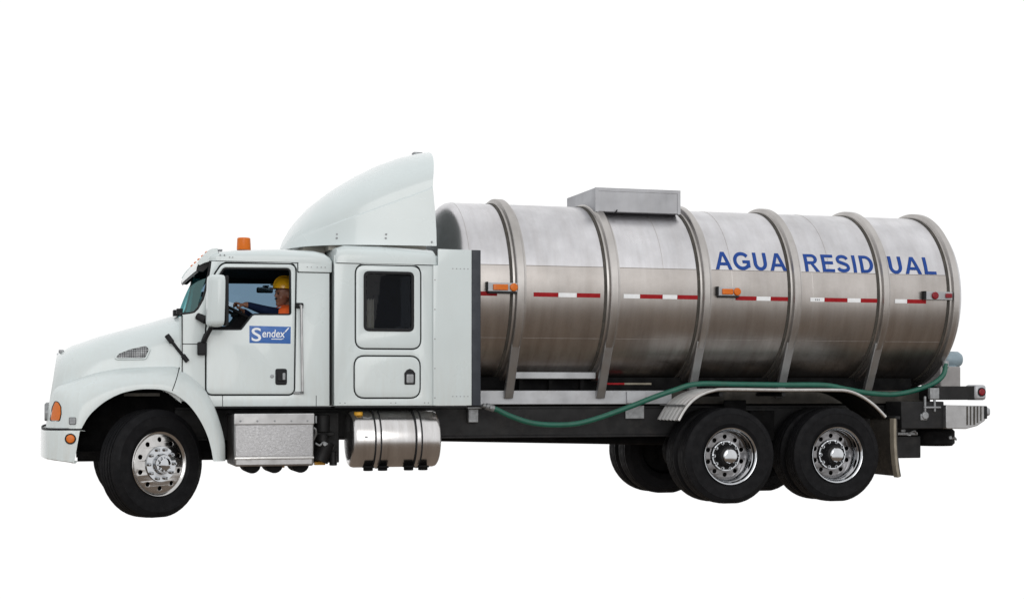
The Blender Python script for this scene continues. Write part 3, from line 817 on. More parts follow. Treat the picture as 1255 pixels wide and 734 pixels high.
for s in (-1, 1):
    yy = YS + .03 if s < 0 else -YS - .045
    obj('hatch_seal', plate([grow(hatch, .03), grow(hatch, -.05)], yy, .015, .002), 'seal', sleeper)
    obj('hatch_seal', plate([grow(low, .03), grow(low, -.05)], yy, .015, .002), 'seal', sleeper)
f1 = lambda: plate([hatch, swin], YS - .004, .03, .006)
f2 = lambda: plate([low], YS - .004, .03, .006)
gen = both(f1); hp = obj('window_hatch', next(gen)[0], 'white', truck, smooth=30); hpf = obj('window_hatch', next(gen)[0], 'white', truck, smooth=30)
gen = both(f2); lp_ = obj('luggage_hatch', next(gen)[0], 'white', truck, smooth=30); lpf = obj('luggage_hatch', next(gen)[0], 'white', truck, smooth=30)
for par, fn in ((hp, lambda b_: b_), (hpf, mirror)):
    obj('window_frame', fn(plate([grow(swin, .004), grow(swin, -.026)], YS - .014, .035, .006)), 'seal', par)
    obj('window_glass', fn(plate([swin], YS + .006, .006, .001)), 'g_sleep', par)
# gathered curtain just inside the pane
rows = []
for i in range(22):
    x = 2.048 + i * .0042; rows.append([(x, YS + .045 + .010 * sin(i * 1.5), z) for z in (1.85, 2.0, 2.14, 2.148 + .01 * sin(i))])
bm = nb(); grid(bm, rows); obj('curtain', bm, 'curtain', hp, 60)
pts = [(2.44, 1.285), (2.55, 1.285), (2.552, 1.40), (2.528, 1.432), (2.495, 1.447), (2.462, 1.432), (2.438, 1.40)]
lt = obj('hatch_latch', plate([rounded(pts, .012, 3)], YS - .012, .02, .004), 'seal', lp_)
obj('latch_paddle', plate([rect(2.458, 2.532, 1.30, 1.39, .012)], YS - .02, .014, .004), 'galv', lp_)
# sleeper roof
SS = [(1.735, 2.56, 1.10), (1.742, 2.63, 1.12), (1.76, 2.68, 1.128), (1.85, 2.715, 1.13), (2.2, 2.72, 1.13), (2.6, 2.70, 1.13), (2.755, 2.69, 1.13), (2.772, 2.66, 1.125), (2.778, 2.56, 1.12)]
bm = nb(); V = grid(bm, [roof_sec(x, z, w_, 2.505, 24, .34) for x, z, w_ in SS]); bm.faces.new(V[0]); bm.faces.new(V[-1][::-1])
obj('sleeper_roof', bm, 'white', sleeper, smooth=45)
# fairing extenders at the sleeper's rear edge
for s in (-1, 1):
    f = (lambda b_: b_) if s < 0 else mirror
    ex_ = obj('side_extender', f(plate([[(2.735, 1.072), (3.14, 1.072), (3.14, 2.664), (2.785, 2.668), (2.785, 2.50), (2.735, 2.50)]], YS - .026, .026, .004)), 'white', truck)
    obj('extender_edge', f(plate([[(3.142, 1.068), (3.236, 1.068), (3.236, 2.666), (3.142, 2.666)]], YS - .03, .034, .006)), 'fascia', ex_)
bm = nb()
for k in range(5): cyl(bm, (2.752, YS - .029, 1.15 + k * .3), (2.752, YS - .02, 1.15 + k * .3), .007, 8)
for x in (2.94, 2.98, 3.02, 3.06, 3.1):
    for z in (1.165, 2.47): cyl(bm, (x, YS - .029, z), (x, YS - .02, z), .006, 8)
for x in (1.78, 1.83, 2.3, 2.35, 2.65, 2.69): cyl(bm, (x, YS - .004, 1.10), (x, YS + .01, 1.10), .006, 8)
obj('rivet', bm, 'galv', sleeper, kind='stuff')
# trim line along the foot of cab and sleeper
obj('foot_trim', bx(.5, 1.70, YC + .004, YC + .03, 1.052, 1.067), 'seal', cab); obj('foot_trim', bx(1.73, 3.24, YS + .004, YS + .03, 1.052, 1.067), 'seal', sleeper)

# ---- roof fairing
FS = [(1.345, 2.73, .05), (1.36, 2.775, .22), (1.40, 2.86, .40), (1.463, 2.965, .56), (1.54, 3.07, .68), (1.642, 3.18, .78), (1.75, 3.27, .86), (1.867, 3.358, .92), (2.091, 3.500, .985), (2.322, 3.620, 1.02), (2.553, 3.712, 1.045), (2.70, 3.760, 1.055), (2.79, 3.782, 1.06)]
def fair_sec(x, zt, wd, i):
    zb = 2.705; zc = min(2.79 + (x - 1.40) * .378, zb + (zt - zb) * .62); zc = max(zc, zb + .02)
    half = [(wd, zb)] + [(wd - .03 * q * min(1, wd), zb + (zc - .012 - zb) * q) for q in (.25, .5, .75, 1)]
    w2 = wd - .03 * min(1, wd)
    half += [(w2 - .014, zc + .004)]
    w3 = w2 - .014; n = 16
    for k in range(1, n + 1):
        t = k / n * pi / 2
        half.append((w3 * cos(t) ** .74, zc + .004 + (zt - zc - .004) * sin(t) ** .9))
    R_ = [(y, z) for y, z in half]; L_ = [(-y, z) for y, z in half[:-1]]
    sec = L_ + R_[::-1]
    out = []
    for y, z in sec:
        xx = x
        if x > 2.6: xx = x + (x - 2.6) / .19 * (.06 * max(0, (z - zc) / (zt - zc)) ** 2 - .03 * max(0, 1 - abs(z - zc) / .4))
        out.append((xx, y, z))
    return out
bm = nb(); V = grid(bm, [fair_sec(x, z, w_, i) for i, (x, z, w_) in enumerate(FS)])
bmesh.ops.recalc_face_normals(bm, faces=bm.faces)
thicken(bm, .012)
fairing = obj('roof_fairing', bm, 'white', truck, smooth=24)
bm = nb(); box(bm, 1.5, 1.72, -.55, .55, 2.62, 2.72); box(bm, 1.72, 2.74, -.8, .8, 2.66, 2.76)
obj('fairing_base', bm, 'taupe', fairing)
bm = nb()
for x in (1.79, 2.27):
    for z in (2.775, 2.815): cyl(bm, (x + (z - 2.77) * .1, hit_y([bvh_of(fairing)], x, z, -1) - .006, z), (x + (z - 2.77) * .1, hit_y([bvh_of(fairing)], x, z, -1) + .02, z), .011, 10)
cyl(bm, (2.74, -1.066, 2.745), (2.74, -1.04, 2.745), .01, 10)
obj('fairing_bolt', bm, 'galv', fairing)
obj('fairing_marker', bx(2.74, 2.84, -.22, -.12, 3.765, 3.792), 'galv', fairing, bev=.006)

# ---- battery box and step
bb = obj('battery_box', bx(.722, 1.504, -1.19, -.5, .478, .992), 'alu_dull', truck, bev=.02)
obj('box_cover', plate([rect(.735, 1.492, .578, .885, .006)], -1.197, .012, .003), 'tread', bb)
obj('box_lid', plate([rect(.718, 1.508, .889, .998, .012)], -1.204, .02, .006), 'alu_dull', bb)
obj('step_edge', plate([rect(.722, 1.504, .548, .572, .006)], -1.207, .02, .005), 'alu', bb)
for x in (.78, .945, 1.115, 1.28, 1.44):
    obj('lid_screw', lathe(nb(), [(-1.210, .004), (-1.209, .009), (-1.2, .011)], 10, 'y', (x, 0, .925)), 'galv', bb)
for x in (.905, 1.125, 1.385):
    bm = nb(); cyl(bm, (x, -1.12, .49), (x, -.7, .49), .085, 20); obj('air_reservoir', bm, 'dark', bb, bev=.01)
for x0, x1, z in ((1.03, 1.07, .452), (1.2, 1.29, .437), (1.60, 1.71, .458)):
    obj('yellow_bracket', bx(x0, x1, -.66, -.58, z, z + .035), 'yellow', chassis, bev=.005)
# air gear between box and fuel tank
bm = nb(); cyl(bm, (1.66, -.78, .80), (1.66, -.78, .98), .075, 18); cyl(bm, (1.66, -.78, .70), (1.66, -.78, .78), .06, 18); box(bm, 1.53, 1.78, -.8, -.5, .76, .80)
cyl(bm, (1.64, -.7, .5), (1.72, -.7, .7), .09, 14); box(bm, 1.52, 1.86, -.62, -.46, .48, 1.0); cyl(bm, (1.78, -.72, .455), (1.78, -.72, .6), .04, 12)
ag = obj('air_dryer', bm, 'black', truck, bev=.008)
bm = nb(); tube(bm, [(1.57, -.9, .69), (1.61, -.91, .67), (1.65, -.9, .70), (1.69, -.9, .68)], .011, 8); cyl(bm, (1.66, -.9, .685), (1.66, -.93, .685), .02, 8)
obj('air_valve', bm, 'galv', ag)
bm = nb(); tube(bm, [(1.5, -.95, .85), (1.55, -.98, .84), (1.56, -.95, .78), (1.53, -.9, .7)], .012, 8); tube(bm, [(1.54, -1.1, .90), (1.54, -1.1, .97)], .01, 8)
obj('air_hose', bm, 'galv', ag)

# ---- fuel tank
FZ, FY, FR = .728, -.90, .288
pr = [(1.895, .05), (1.898, .2), (1.908, .26), (1.925, .28), (1.95, FR), (2.775, FR), (2.80, .28), (2.815, .26), (2.822, .2), (2.826, .05)]
ft = obj('fuel_tank', lathe(nb(), pr, 72, 'x', (0, FY, FZ)), 'fuel', truck, smooth=40)
for x in (2.16, 2.58):
    obj('tank_strap', lathe(nb(), [(x - .034, FR + .001), (x - .034, FR + .010), (x - .022, FR + .011), (x - .018, FR + .005), (x + .018, FR + .005), (x + .022, FR + .011), (x + .034, FR + .01), (x + .034, FR + .001)], 60, 'x', (0, FY, FZ), cap=False), 'fuel', ft)
    bm = nb()
    for q in (-.029, .029):
        lathe(bm, [(x + q - .007, FR + .001), (x + q - .007, FR + .014), (x + q + .007, FR + .014), (x + q + .007, FR + .001)], 60, 'x', (0, FY, FZ), cap=False)
    obj('strap_edge', bm, 'seal', ft)
    for d in (-.075, .075):
        bm = nb(); cyl(bm, (x + d, FY - .12, .455), (x + d, FY - .12, .41), .05, 16); box(bm, x + d - .05, x + d + .05, FY - .2, FY + .4, .44, .46); obj('tank_foot', bm, 'dark', ft, bev=.008)
obj('filler_cap', lathe(nb(), [(0, .045), (.03, .045), (.035, .035)], 20, 'z', (1.985, FY - .12, .975)), 'yellow', ft)
bm = nb(); tube(bm, [(2.02, -1.08, .955), (2.07, -1.09, .945), (2.11, -1.08, .955)], .008, 6); obj('filler_chain', bm, 'galv', ft)
obj('tank_sticker', bx(2.02, 2.05, -1.191, -1.186, .748, .768), 'galv', ft)

# ---- the tank
TR_, TZ = .98, 2.30
prof = []
for k in range(13):
    t = k / 12 * pi / 2; prof.append((3.17 - .29 * cos(t), TR_ * sin(t) ** .95 if k else .02))
prof = [(x, max(r, .02)) for x, r in prof] + [(3.18, TR_)] + [(3.3 + .25 * k, TR_) for k in range(23)] + [(8.94, TR_)]
for k in range(12):
    t = k / 12 * pi / 2; prof.append((8.95 + .17 * sin(t), TR_ * cos(t) ** .85))
prof.append((9.12, .02))
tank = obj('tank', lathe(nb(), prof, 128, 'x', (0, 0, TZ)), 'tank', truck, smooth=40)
def tank_pt(x, deg, lift=0):
    a = R(deg); return (x, -(TR_ + lift) * cos(a), TZ + (TR_ + lift) * sin(a))
RX = [(3.705, .075), (4.75, .075), (5.815, .068), (6.895, .07), (7.995, .068), (8.885, .065)]
for x, h in RX:
    r = TR_
    pr = [(x - h, r - .002), (x - h, r + .012), (x - h + .02, r + .014), (x - h + .032, r + .050), (x - h + .04, r + .056), (x + h - .04, r + .056), (x + h - .032, r + .050), (x + h - .02, r + .014), (x + h, r + .012), (x + h, r - .002)]
    rib = obj('rib', lathe(nb(), pr, 128, 'x', (0, 0, TZ), cap=False), 'rib', tank, smooth=30)
for i, (x, h) in enumerate(RX[:5]):
    for s in (-1, 1):
        a = R(-39); p = Vector((0, s * (TR_ + .035) * cos(a), TZ + (TR_ + .035) * sin(a))); q = Vector((0, s * .545, 1.15))
        d = (q - p).normalized(); n_ = Vector((0, d.z, -d.y))
        rows = []
        for c in (p - d * .12, q):
            rows.append([(x - .048, *(c + n_ * .03).yz), (x + .048, *(c + n_ * .03).yz), (x + .048, *(c - n_ * .03).yz), (x - .048, *(c - n_ * .03).yz)])
        bm = nb(); grid(bm, rows, close=True, caps=True)
        obj('rib_leg', bm, 'alu_dull', tank, bev=.008)
# dark band beside each rib
for x, h in RX:
    obj('rib_band', lathe(nb(), [(x - h - .032, TR_ - .001), (x - h - .030, TR_ + .008), (x - h - .001, TR_ + .009), (x - h - .001, TR_ - .001)], 128, 'x', (0, 0, TZ), cap=False), 'flap', tank)
# weld seams: along the side between ribs, and round the shell
def bead(pts, wid=.005):
    bm = nb(); tube(bm, pts, wid, 6, 1); return bm
segs = [(3.19, RX[0][0])] + [(RX[i][0], RX[i + 1][0]) for i in range(5)]
for x0, x1 in segs:
    for deg, rr in ((14, .0045), (-32, .0035)):
        obj('weld_seam', bead([tank_pt(x0 + .08, deg), tank_pt(x1 - .08, deg)], rr), 'rib', tank)
for x, a0, a1 in ((3.178, -80, 90), (5.33, 14, 90), (6.13, -40, 90), (7.32, 14, 90), (7.1, -30, 14)):
    n_ = 30; obj('weld_seam', bead([tank_pt(x, a0 + (a1 - a0) * k / n_) for k in range(n_ + 1)], .003), 'rib', tank)
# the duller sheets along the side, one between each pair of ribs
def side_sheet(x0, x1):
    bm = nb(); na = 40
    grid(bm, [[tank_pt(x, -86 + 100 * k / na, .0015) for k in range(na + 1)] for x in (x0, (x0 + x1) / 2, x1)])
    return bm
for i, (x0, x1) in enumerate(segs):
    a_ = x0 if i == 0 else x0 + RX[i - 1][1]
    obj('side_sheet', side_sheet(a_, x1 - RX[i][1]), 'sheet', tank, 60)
# reflective tape
def patch(x0, x1, d0, d1, lift=.002, nx=2, na=6):
    bm = nb(); grid(bm, [[tank_pt(x0 + (x1 - x0) * i / nx, d0 + (d1 - d0) * k / na, lift) for k in range(na + 1)] for i in range(nx + 1)])
    rim = [tank_pt(x0, d0, 0)]
    return bm
TAPE = [(3.24, 3.46, 'r'), (3.856, 4.13, 'r'), (4.13, 4.335, 'w'), (4.335, 4.60, 'r'), (4.862, 5.05, 'w'), (5.05, 5.31, 'r'), (5.31, 5.48, 'w'), (5.48, 5.735, 'r'),
        (6.165, 6.415, 'r'), (6.415, 6.585, 'w'), (6.585, 6.835, 'r'), (7.066, 7.24, 'w'), (7.24, 7.525, 'r'), (7.525, 7.69, 'w'), (7.69, 7.92, 'r'), (8.12, 8.275, 'w'), (8.275, 8.52, 'r')]
for x0, x1, c in TAPE:
    obj('reflective_tape', patch(x0 + .001, x1 - .001, -5.25, -2.65, .0045), 'tape_red' if c == 'r' else 'tape_white', tank)
bm = nb()
for k in range(3): grid(bm, [[tank_pt(7.125 + .022 * k + .012 * i, -4.5 + 1.0 * j, .0065) for j in range(2)] for i in range(2)])
obj('tape_print', bm, 'galv', tank)
# AGUA RESIDUAL
def arc(cx, cy, rx, ry, a0, a1, n=14): return [(cx + rx * cos(R(a0 + (a1 - a0) * k / n)), cy + ry * sin(R(a0 + (a1 - a0) * k / n))) for k in range(n + 1)]
GL = {'A': (1.0, [[(0, 0), (.395, 1), (.615, 1), (1.0, 0), (.785, 0), (.705, .225), (.29, .225), (.21, 0)], [(.352, .39), (.642, .39), (.5, .79)]]),
      'L': (.80, [[(.08, 0), (.08, 1), (.285, 1), (.285, .17), (.80, .17), (.80, 0)]]),
      'I': (.36, [[(.08, 0), (.08, 1), (.285, 1), (.285, 0)]]),
      'E': (.86, [[(.08, 0), (.08, 1), (.83, 1), (.83, .83), (.285, .83), (.285, .605), (.79, .605), (.79, .435), (.285, .435), (.285, .17), (.85, .17), (.85, 0)]]),
      'U': (.94, [[(.08, 1)] + arc(.48, .40, .40, .415, 180, 360) + [(.88, 1), (.675, 1)] + arc(.48, .39, .195, .22, 360, 180) + [(.285, 1)]]),
      'D': (.95, [[(.08, 0), (.08, 1)] + arc(.44, .5, .48, .5, 90, -90), [(.285, .17), (.285, .83)] + arc(.44, .5, .27, .33, 90, -90)]),
      'R': (1.0, [[(.08, 0), (.08, 1)] + arc(.60, .715, .31, .285, 90, -80, 10) + [(.995, 0), (.75, 0), (.47, .415), (.285, .415), (.285, 0)], [(.285, .58), (.285, .835)] + arc(.58, .7075, .125, .1275, 90, -90, 8)])}
def band(path, wd, n=3):
    P = resample([(x, y, 0) for x, y in path], n); L_ = []; R2 = []
    for i, p in enumerate(P):
        d = (P[min(i + 1, len(P) - 1)] - P[max(i - 1, 0)]).normalized(); q = Vector((-d.y, d.x, 0)) * wd / 2
        L_.append(((p + q).x, (p + q).y)); R2.append(((p - q).x, (p - q).y))
    bm = nb(); grid(bm, [[(a[0], 0, a[1]), (b[0], 0, b[1])] for a, b in zip(L_, R2)]); return bm
GL['S'] = (.90, lambda: band(arc(.45, .722, .30, .19, 8, 180, 8) + [(.20, .60), (.45, .51), (.70, .41)] + arc(.45, .27, .32, .182, 0, -172, 8), .19))
GL['G'] = (1.02, lambda: band(arc(.52, .5, .42, .415, 38, 318, 16), .195), [[(.545, .37), (.545, .535), (.985, .535), (.985, .15), (.83, .10), (.79, .17), (.79, .37)]])
def glyph_bm(c):
    bm = nb(); sets = [GL[c][1]]
    if c in 'SG':
        bm = GL[c][1](); sets = [GL[c][2]] if c == 'G' else []
    for k, lp in enumerate(sets):
        k = k + 1 if c == 'G' else k
        b_ = plate(lp, -k * .02, .004, .0005)
        # keep the near face only
        ymin = min(v.co.y for v in b_.verts)
        bmesh.ops.delete(b_, geom=[f for f in b_.faces if any(v.co.y > ymin + 1e-4 for v in f.verts)], context='FACES')
        me = bpy.data.meshes.new('g'); b_.to_mesh(me); b_.free(); bm.from_mesh(me); bpy.data.meshes.remove(me)
    return bm
def letter(c, x0, sxx, d0, d1):
    bm = glyph_bm(c)
    bmesh.ops.triangulate(bm, faces=bm.faces)
    for k in range(1, 10):
        bmesh.ops.bisect_plane(bm, geom=bm.verts[:] + bm.edges[:] + bm.faces[:], plane_co=(0, 0, k / 10), plane_no=(0, 0, 1))
    for v in bm.verts:
        v.co = tank_pt(x0 + v.co.x * sxx, d0 + v.co.z * (d1 - d0), .003 + (.0006 if v.co.y < -.01 else 0))
    return bm
def tank_word(wd, x0, x1, d0, d1):
    tot = sum(GL[c][0] for c in wd) + .1 * (len(wd) - 1); k = (x1 - x0) / tot; x = x0
    for c in wd:
        obj('letter', letter(c, x, k, d0, d1), 'blue_print', tank, None); x += (GL[c][0] + .1) * k
for s, x0, x1 in (('AGUA', 5.945, 6.80), ('RESID', 7.01, 7.885), ('UAL', 8.06, 8.675)):
    tank_word(s, x0, x1, 14.4, 26.9)
# side lamps on the tank
def tank_lamp(x0, x1, red=False, bracket=True):
    z0, z1 = 2.252, 2.345; yb = -1.03
    br = obj('lamp_bracket', bx(x0, x1, yb, -.965, z0, z1), 'rail', tank, bev=.006)
    m = 'red' if red else 'amber'
    L = x1 - x0
    if not red:
        obj('marker_lamp', plate([rect(x0 + L * .18, x0 + L * .66, 2.268, 2.328, .008)], yb - .016, .022, .006), m, tank)
        obj('round_lamp', plate([circle(x0 + L * .845, 2.299, .042, 24)], yb - .024, .03, .01), m, tank)
        obj('bracket_edge', bx(x0 - .008, x0 + .008, yb - .004, -.97, z0 + .004, z1 + .008), 'seal', tank)
        obj('bracket_foot', bx(x0 + .01, x1 - .02, yb - .004, -.97, z0 - .018, z0 - .001), 'seal', tank)
    else:
        obj('round_lamp', plate([circle(x0 + .13, 2.299, .042, 24)], yb - .024, .03, .01), m, tank)
        obj('marker_lamp', plate([rect(x0 + .265, x0 + .345, 2.275, 2.325, .008)], yb - .02, .024, .006), m, tank)
        obj('bracket_edge', bx(x0 - .008, x0 + .02, yb - .006, -.97, z0 + .004, z1 + .004), 'seal', tank)
tank_lamp(3.34, 3.675); tank_lamp(5.935, 6.20); tank_lamp(8.47, 8.83, True)
# manway box on top
bm = nb(); pl = [(4.70, -.55), (5.687, -.55), (5.687, .45), (4.70, .45)]
box(bm, 4.70, 5.687, -.55, .45, 3.178, 3.442)
mb = obj('manway_box', bm, 'box_steel', tank, bev=.007)
obj('box_flange', bx(4.705, 5.682, -.556, -.552, 3.405, 3.436), 'box_steel', tank)
obj('box_gasket', bx(4.76, 5.63, -.43, .36, 3.0, 3.177), 'seal', tank)
bm = nb(); tube(bm, [(4.92, -.56, 3.16), (4.92, -.575, 3.17), (4.94, -.575, 3.2)], .008, 6); obj('box_hasp', bm, 'seal', tank)
obj('box_corner', bx(5.66, 5.694, -.557, -.53, 3.175, 3.44), 'box_steel', tank); obj('box_corner', bx(4.694, 4.73, -.557, -.53, 3.175, 3.44), 'box_steel', tank)

# ---- mudguard over the rear wheels
MG = [(5.395, .905), (5.46, 1.01), (5.545, 1.105), (5.66, 1.178), (5.80, 1.222), (5.95, 1.234), (6.6, 1.228), (7.2, 1.228), (7.40, 1.216), (7.56, 1.160), (7.70, 1.075), (7.80, .99), (7.862, .93)]
P = [(p.x, p.y) for p in resample([(x, z, 0) for x, z in MG], 4)]
def guard_bm():
    rows = []
    NY = 60
    for i, (x, z) in enumerate(P):
        a = Vector(P[max(i - 1, 0)]); b = Vector(P[min(i + 1, len(P) - 1)]); d = (b - a).normalized(); n_ = Vector((-d.y, d.x))
        row = []
        for k in range(NY + 1):
            y = -1.215 + .615 * k / NY; h = .022 * abs(sin(k / NY * pi * 6)) - .008
            row.append((x + n_.x * h, y, z + n_.y * h))
        rows.append(row)
    bm = nb(); grid(bm, rows); thicken(bm, .004); return bm
for s in (-1, 1):
    f = (lambda b_: b_) if s < 0 else mirror
    g = obj('mudguard', f(guard_bm()), 'guard', truck, smooth=70)
    rows = []
    for i, (x, z) in enumerate(P):
        d = (Vector(P[min(i + 1, len(P) - 1)]) - Vector(P[max(i - 1, 0)])).normalized(); rows.append([(x + d.y * .018, y, z - d.x * .018) for y in (-1.205, -.61)])
    bm = nb(); grid(bm, rows); obj('mudguard_shade', f(bm), 'dark', g)  # dark sheet added under the guard in place of the shade there
    bm = nb(); tube(bm, [(x, -1.218, z + .002) for x, z in P], .02, 10, 1); obj('mudguard_edge', f(bm), 'alu', g)
    bm = nb(); box(bm, 5.47, 5.50, -1.21, -.5, 1.06, 1.075); obj('mudguard_band', f(bm), 'galv', g)
    for x in (5.9, 6.64): obj('mudguard_bracket', f(cyl(nb(), (x, -1.19, 1.185), (x, -.48, 1.185), .024, 10)), 'black', g)
    # mud flap: board with a paler folded edge
    rows = [[(8.03 + .05 * q ** 3, y, .905 - .635 * q) for y in (-1.185, -.6)] for q in [k / 8 for k in range(9)]]
    bm = nb(); grid(bm, rows); thicken(bm, .012); fl = obj('mud_flap', f(bm), 'flap', truck)
    rows = [[(8.03 + .05 * q ** 3 - .03, y, .915 - .65 * q) for y in (-1.215, -1.13)] for q in [k / 8 for k in range(9)]]
    bm = nb(); grid(bm, rows); thicken(bm, .03); obj('flap_edge', f(bm), 'flap_edge', fl)
    obj('flap_hanger', f(bx(8.0, 8.06, -1.2, -.45, .905, .94)), 'black', fl, bev=.006)

# ---- tail
obj('tail_frame', bx(8.25, 8.80, -.90, -.55, .79, 1.10), 'black', truck, bev=.01)
tb = obj('tail_beam', bx(8.70, 9.215, -.92, .92, 1.118, 1.275), 'black', truck, bev=.008)
obj('lamp_housing', bx(9.18, 9.33, -.945, -.72, 1.115, 1.29), 'rail', tb, bev=.03)
obj('tail_lamp', plate([circle(9.262, 1.208, .04, 24)], -.962, .03, .01), 'red', tb)
obj('lamp_ring', plate([circle(9.262, 1.208, .052, 28), circle(9.262, 1.208, .04, 28)], -.956, .02, .004), 'seal', tb)
obj('lamp_housing', bx(9.18, 9.33, .72, .945, 1.115, 1.29), 'rail', tb, bev=.03)
rbp = rounded([(8.79, .79), (9.05, .785), (9.2, .82), (9.30, .88), (9.33, .95), (9.33, 1.05), (8.79, 1.06)], .02, 3)
rb = obj('rear_bumper', prism(nb(), rbp, -.96, .96), 'alu_dull', truck, bev=.008)
for x in (9.055, 9.10, 9.145, 9.19, 9.235):
    obj('bumper_stripe', bx(x, x + random.uniform(.014, .034), -.9645, -.958, .83 + max(0, x - 9.14) * .5, 1.045), 'flap', rb)
obj('bumper_rubber', bx(9.285, 9.325, -.9655, -.955, .90, 1.045), 'seal', rb, bev=.004)
obj('bumper_rubber', bx(9.325, 9.40, -.93, .93, .93, 1.03), 'rail', rb, bev=.03)
# hose brackets, coupling shelf
bm = bx(8.53, 8.75, -.925, -.895, 1.02, 1.045); box(bm, 8.535, 8.56, -.923, -.893, .98, 1.16); box(bm, 8.66, 8.685, -.922, -.892, .98, 1.20); box(bm, 8.6, 8.72, -.935, -.88, 1.125, 1.255)
obj('tail_bracket', bm, 'galv', truck, bev=.008)
bm = nb(); cyl(bm, (8.55, -.925, .94), (8.55, -.88, .94), .045, 16); box(bm, 8.49, 8.58, -.915, -.885, .885, .96); obj('tail_fitting', bm, 'galv', truck, bev=.01)
tb2 = obj('tail_box', bx(8.33, 8.67, -.62, -.1, .445, .70), 'black', truck, bev=.01)
bm = nb(); box(bm, 8.36, 8.62, -.64, -.56, .71, .745); box(bm, 8.40, 8.46, -.64, -.55, .745, .78); tube(bm, [(8.5, -.64, .73), (8.56, -.66, .76), (8.6, -.64, .72)], .012, 6)
obj('box_fitting', bm, 'galv', tb2, bev=.006)
bm = nb(); lathe(bm, [(-.1, .03), (-.1, .22), (-.07, .25), (.07, .25), (.1, .22), (.1, .03)], 36, 'z', (8.93, -.45, .68)); obj('outlet_valve', bm, 'dark', truck, smooth=40)
bm = nb(); tube(bm, [(9.05, -.66, .665), (9.08, -.68, .675), (9.1, -.68, .65)], .012, 8); cyl(bm, (9.0, -.69, .68), (9.0, -.72, .68), .02, 10); obj('valve_handle', bm, 'galv', truck)
pb = obj('pump_box', bx(9.25, 9.53, -.10, .34, 1.26, 1.515), 'pump_box', truck, bev=.015)
bm = nb(); lathe(bm, [(-.13, .03), (-.12, .075), (-.08, .1), (.1, .1), (.14, .075), (.15, .03)], 28, 'x', (9.45, .02, 1.60)); box(bm, 9.33, 9.5, -.05, .09, 1.515, 1.62)
obj('pump', bm, 'blue_pump', pb, smooth=40)

# ------------------------------------------------------------------ the hose
HP = [(3.45, -.75, 1.045), (3.53, -.75, 1.018), (3.674, -.75, .952), (3.892, -.75, .883), (4.138, -.75, .858), (4.414, -.75, .870), (4.684, -.75, .936), (5.032, -.75, 1.053), (5.288, -.75, 1.147), (5.52, -.77, 1.225), (5.787, -.79, 1.296), (6.285, -.8, 1.294), (6.802, -.8, 1.288),
      (7.327, -.8, 1.286), (7.593, -.8, 1.244), (7.861, -.8, 1.200), (8.174, -.8, 1.180), (8.426, -.8, 1.213), (8.691, -.8, 1.291), (8.85, -.8, 1.40), (8.90, -.78, 1.53)]
hose = obj('hose', tube(nb(), HP, .029, 16, 8), 'green_hose', None, 60, label='long green rubber hose running from the frame over the rear mudguard', category='hose')
bm = nb(); cyl(bm, (3.40, -.75, 1.06), (3.49, -.75, 1.032), .036, 16); cyl(bm, (3.365, -.75, 1.07), (3.41, -.75, 1.058), .024, 12); cyl(bm, (3.40, -.75, 1.06), (3.40, -.5, 1.06), .02, 12); box(bm, 3.43, 3.455, -.81, -.69, 1.03, 1.06)
obj('hose_coupling', bm, 'galv', hose, bev=.004)
bm = nb(); cyl(bm, (8.895, -.78, 1.49), (8.905, -.76, 1.56), .036, 14); obj('hose_end', bm, 'galv', hose)

# ------------------------------------------------------------------ the driver
def skin(joints, edges, root, sub=2):
    me = bpy.data.meshes.new('s'); names = list(joints)
    me.from_pydata([joints[k][0] for k in names], [(names.index(a), names.index(b)) for a, b in edges], [])
    o = bpy.data.objects.new('s', me); col.objects.link(o)
    o.modifiers.new('k', 'SKIN')
    for k, sv in zip(names, me.skin_vertices[0].data):
        r = joints[k][1]; sv.radius = (r, r) if not isinstance(r, tuple) else r; sv.use_root = (k == root)
    s = o.modifiers.new('u', 'SUBSURF'); s.levels = sub; s.render_levels = sub
    dg = bpy.context.evaluated_depsgraph_get(); m2 = bpy.data.meshes.new_from_object(o.evaluated_get(dg))
    bpy.data.objects.remove(o)
    return m2
HC = Vector((1.30, -.585, 2.205))
J = {'pelvis': ((1.40, -.55, 1.63), .15), 'belly': ((1.40, -.55, 1.76), .145), 'chest': ((1.385, -.55, 1.90), .155), 'neckbase': ((1.36, -.555, 2.03), .085), 'neck': ((1.335, -.565, 2.09), .055), 'skull': ((1.315, -.575, 2.15), .055),
     'shL': ((1.345, -.69, 1.985), .066), 'elL': ((1.09, -.745, 2.03), .056), 'wrL': ((.915, -.70, 2.09), .036), 'cuL': ((.862, -.672, 2.098), .03),
     'shR': ((1.365, -.36, 1.975), .072), 'elR': ((1.10, -.27, 1.90), .05), 'wrR': ((.93, -.40, 2.03), .032), 'cuR': ((.885, -.40, 2.055), .03),
     'hipL': ((1.34, -.65, 1.62), .09), 'knL': ((.98, -.70, 1.64), .07), 'anL': ((.86, -.69, 1.27), .045), 'toeL': ((.74, -.70, 1.18), .035),
     'hipR': ((1.34, -.45, 1.62), .09), 'knR': ((.98, -.42, 1.64), .07), 'anR': ((.86, -.42, 1.27), .045), 'toeR': ((.74, -.42, 1.18), .035)}
E = [('pelvis', 'belly'), ('belly', 'chest'), ('chest', 'neckbase'), ('neckbase', 'neck'), ('neck', 'skull'), ('chest', 'shL'), ('shL', 'elL'), ('elL', 'wrL'), ('wrL', 'cuL'), ('chest', 'shR'), ('shR', 'elR'), ('elR', 'wrR'), ('wrR', 'cuR'),
     ('pelvis', 'hipL'), ('hipL', 'knL'), ('knL', 'anL'), ('anL', 'toeL'), ('pelvis', 'hipR'), ('hipR', 'knR'), ('knR', 'anR'), ('anR', 'toeR')]
body = skin(J, E, 'pelvis', 2)
bm = nb(); bm.from_mesh(body)
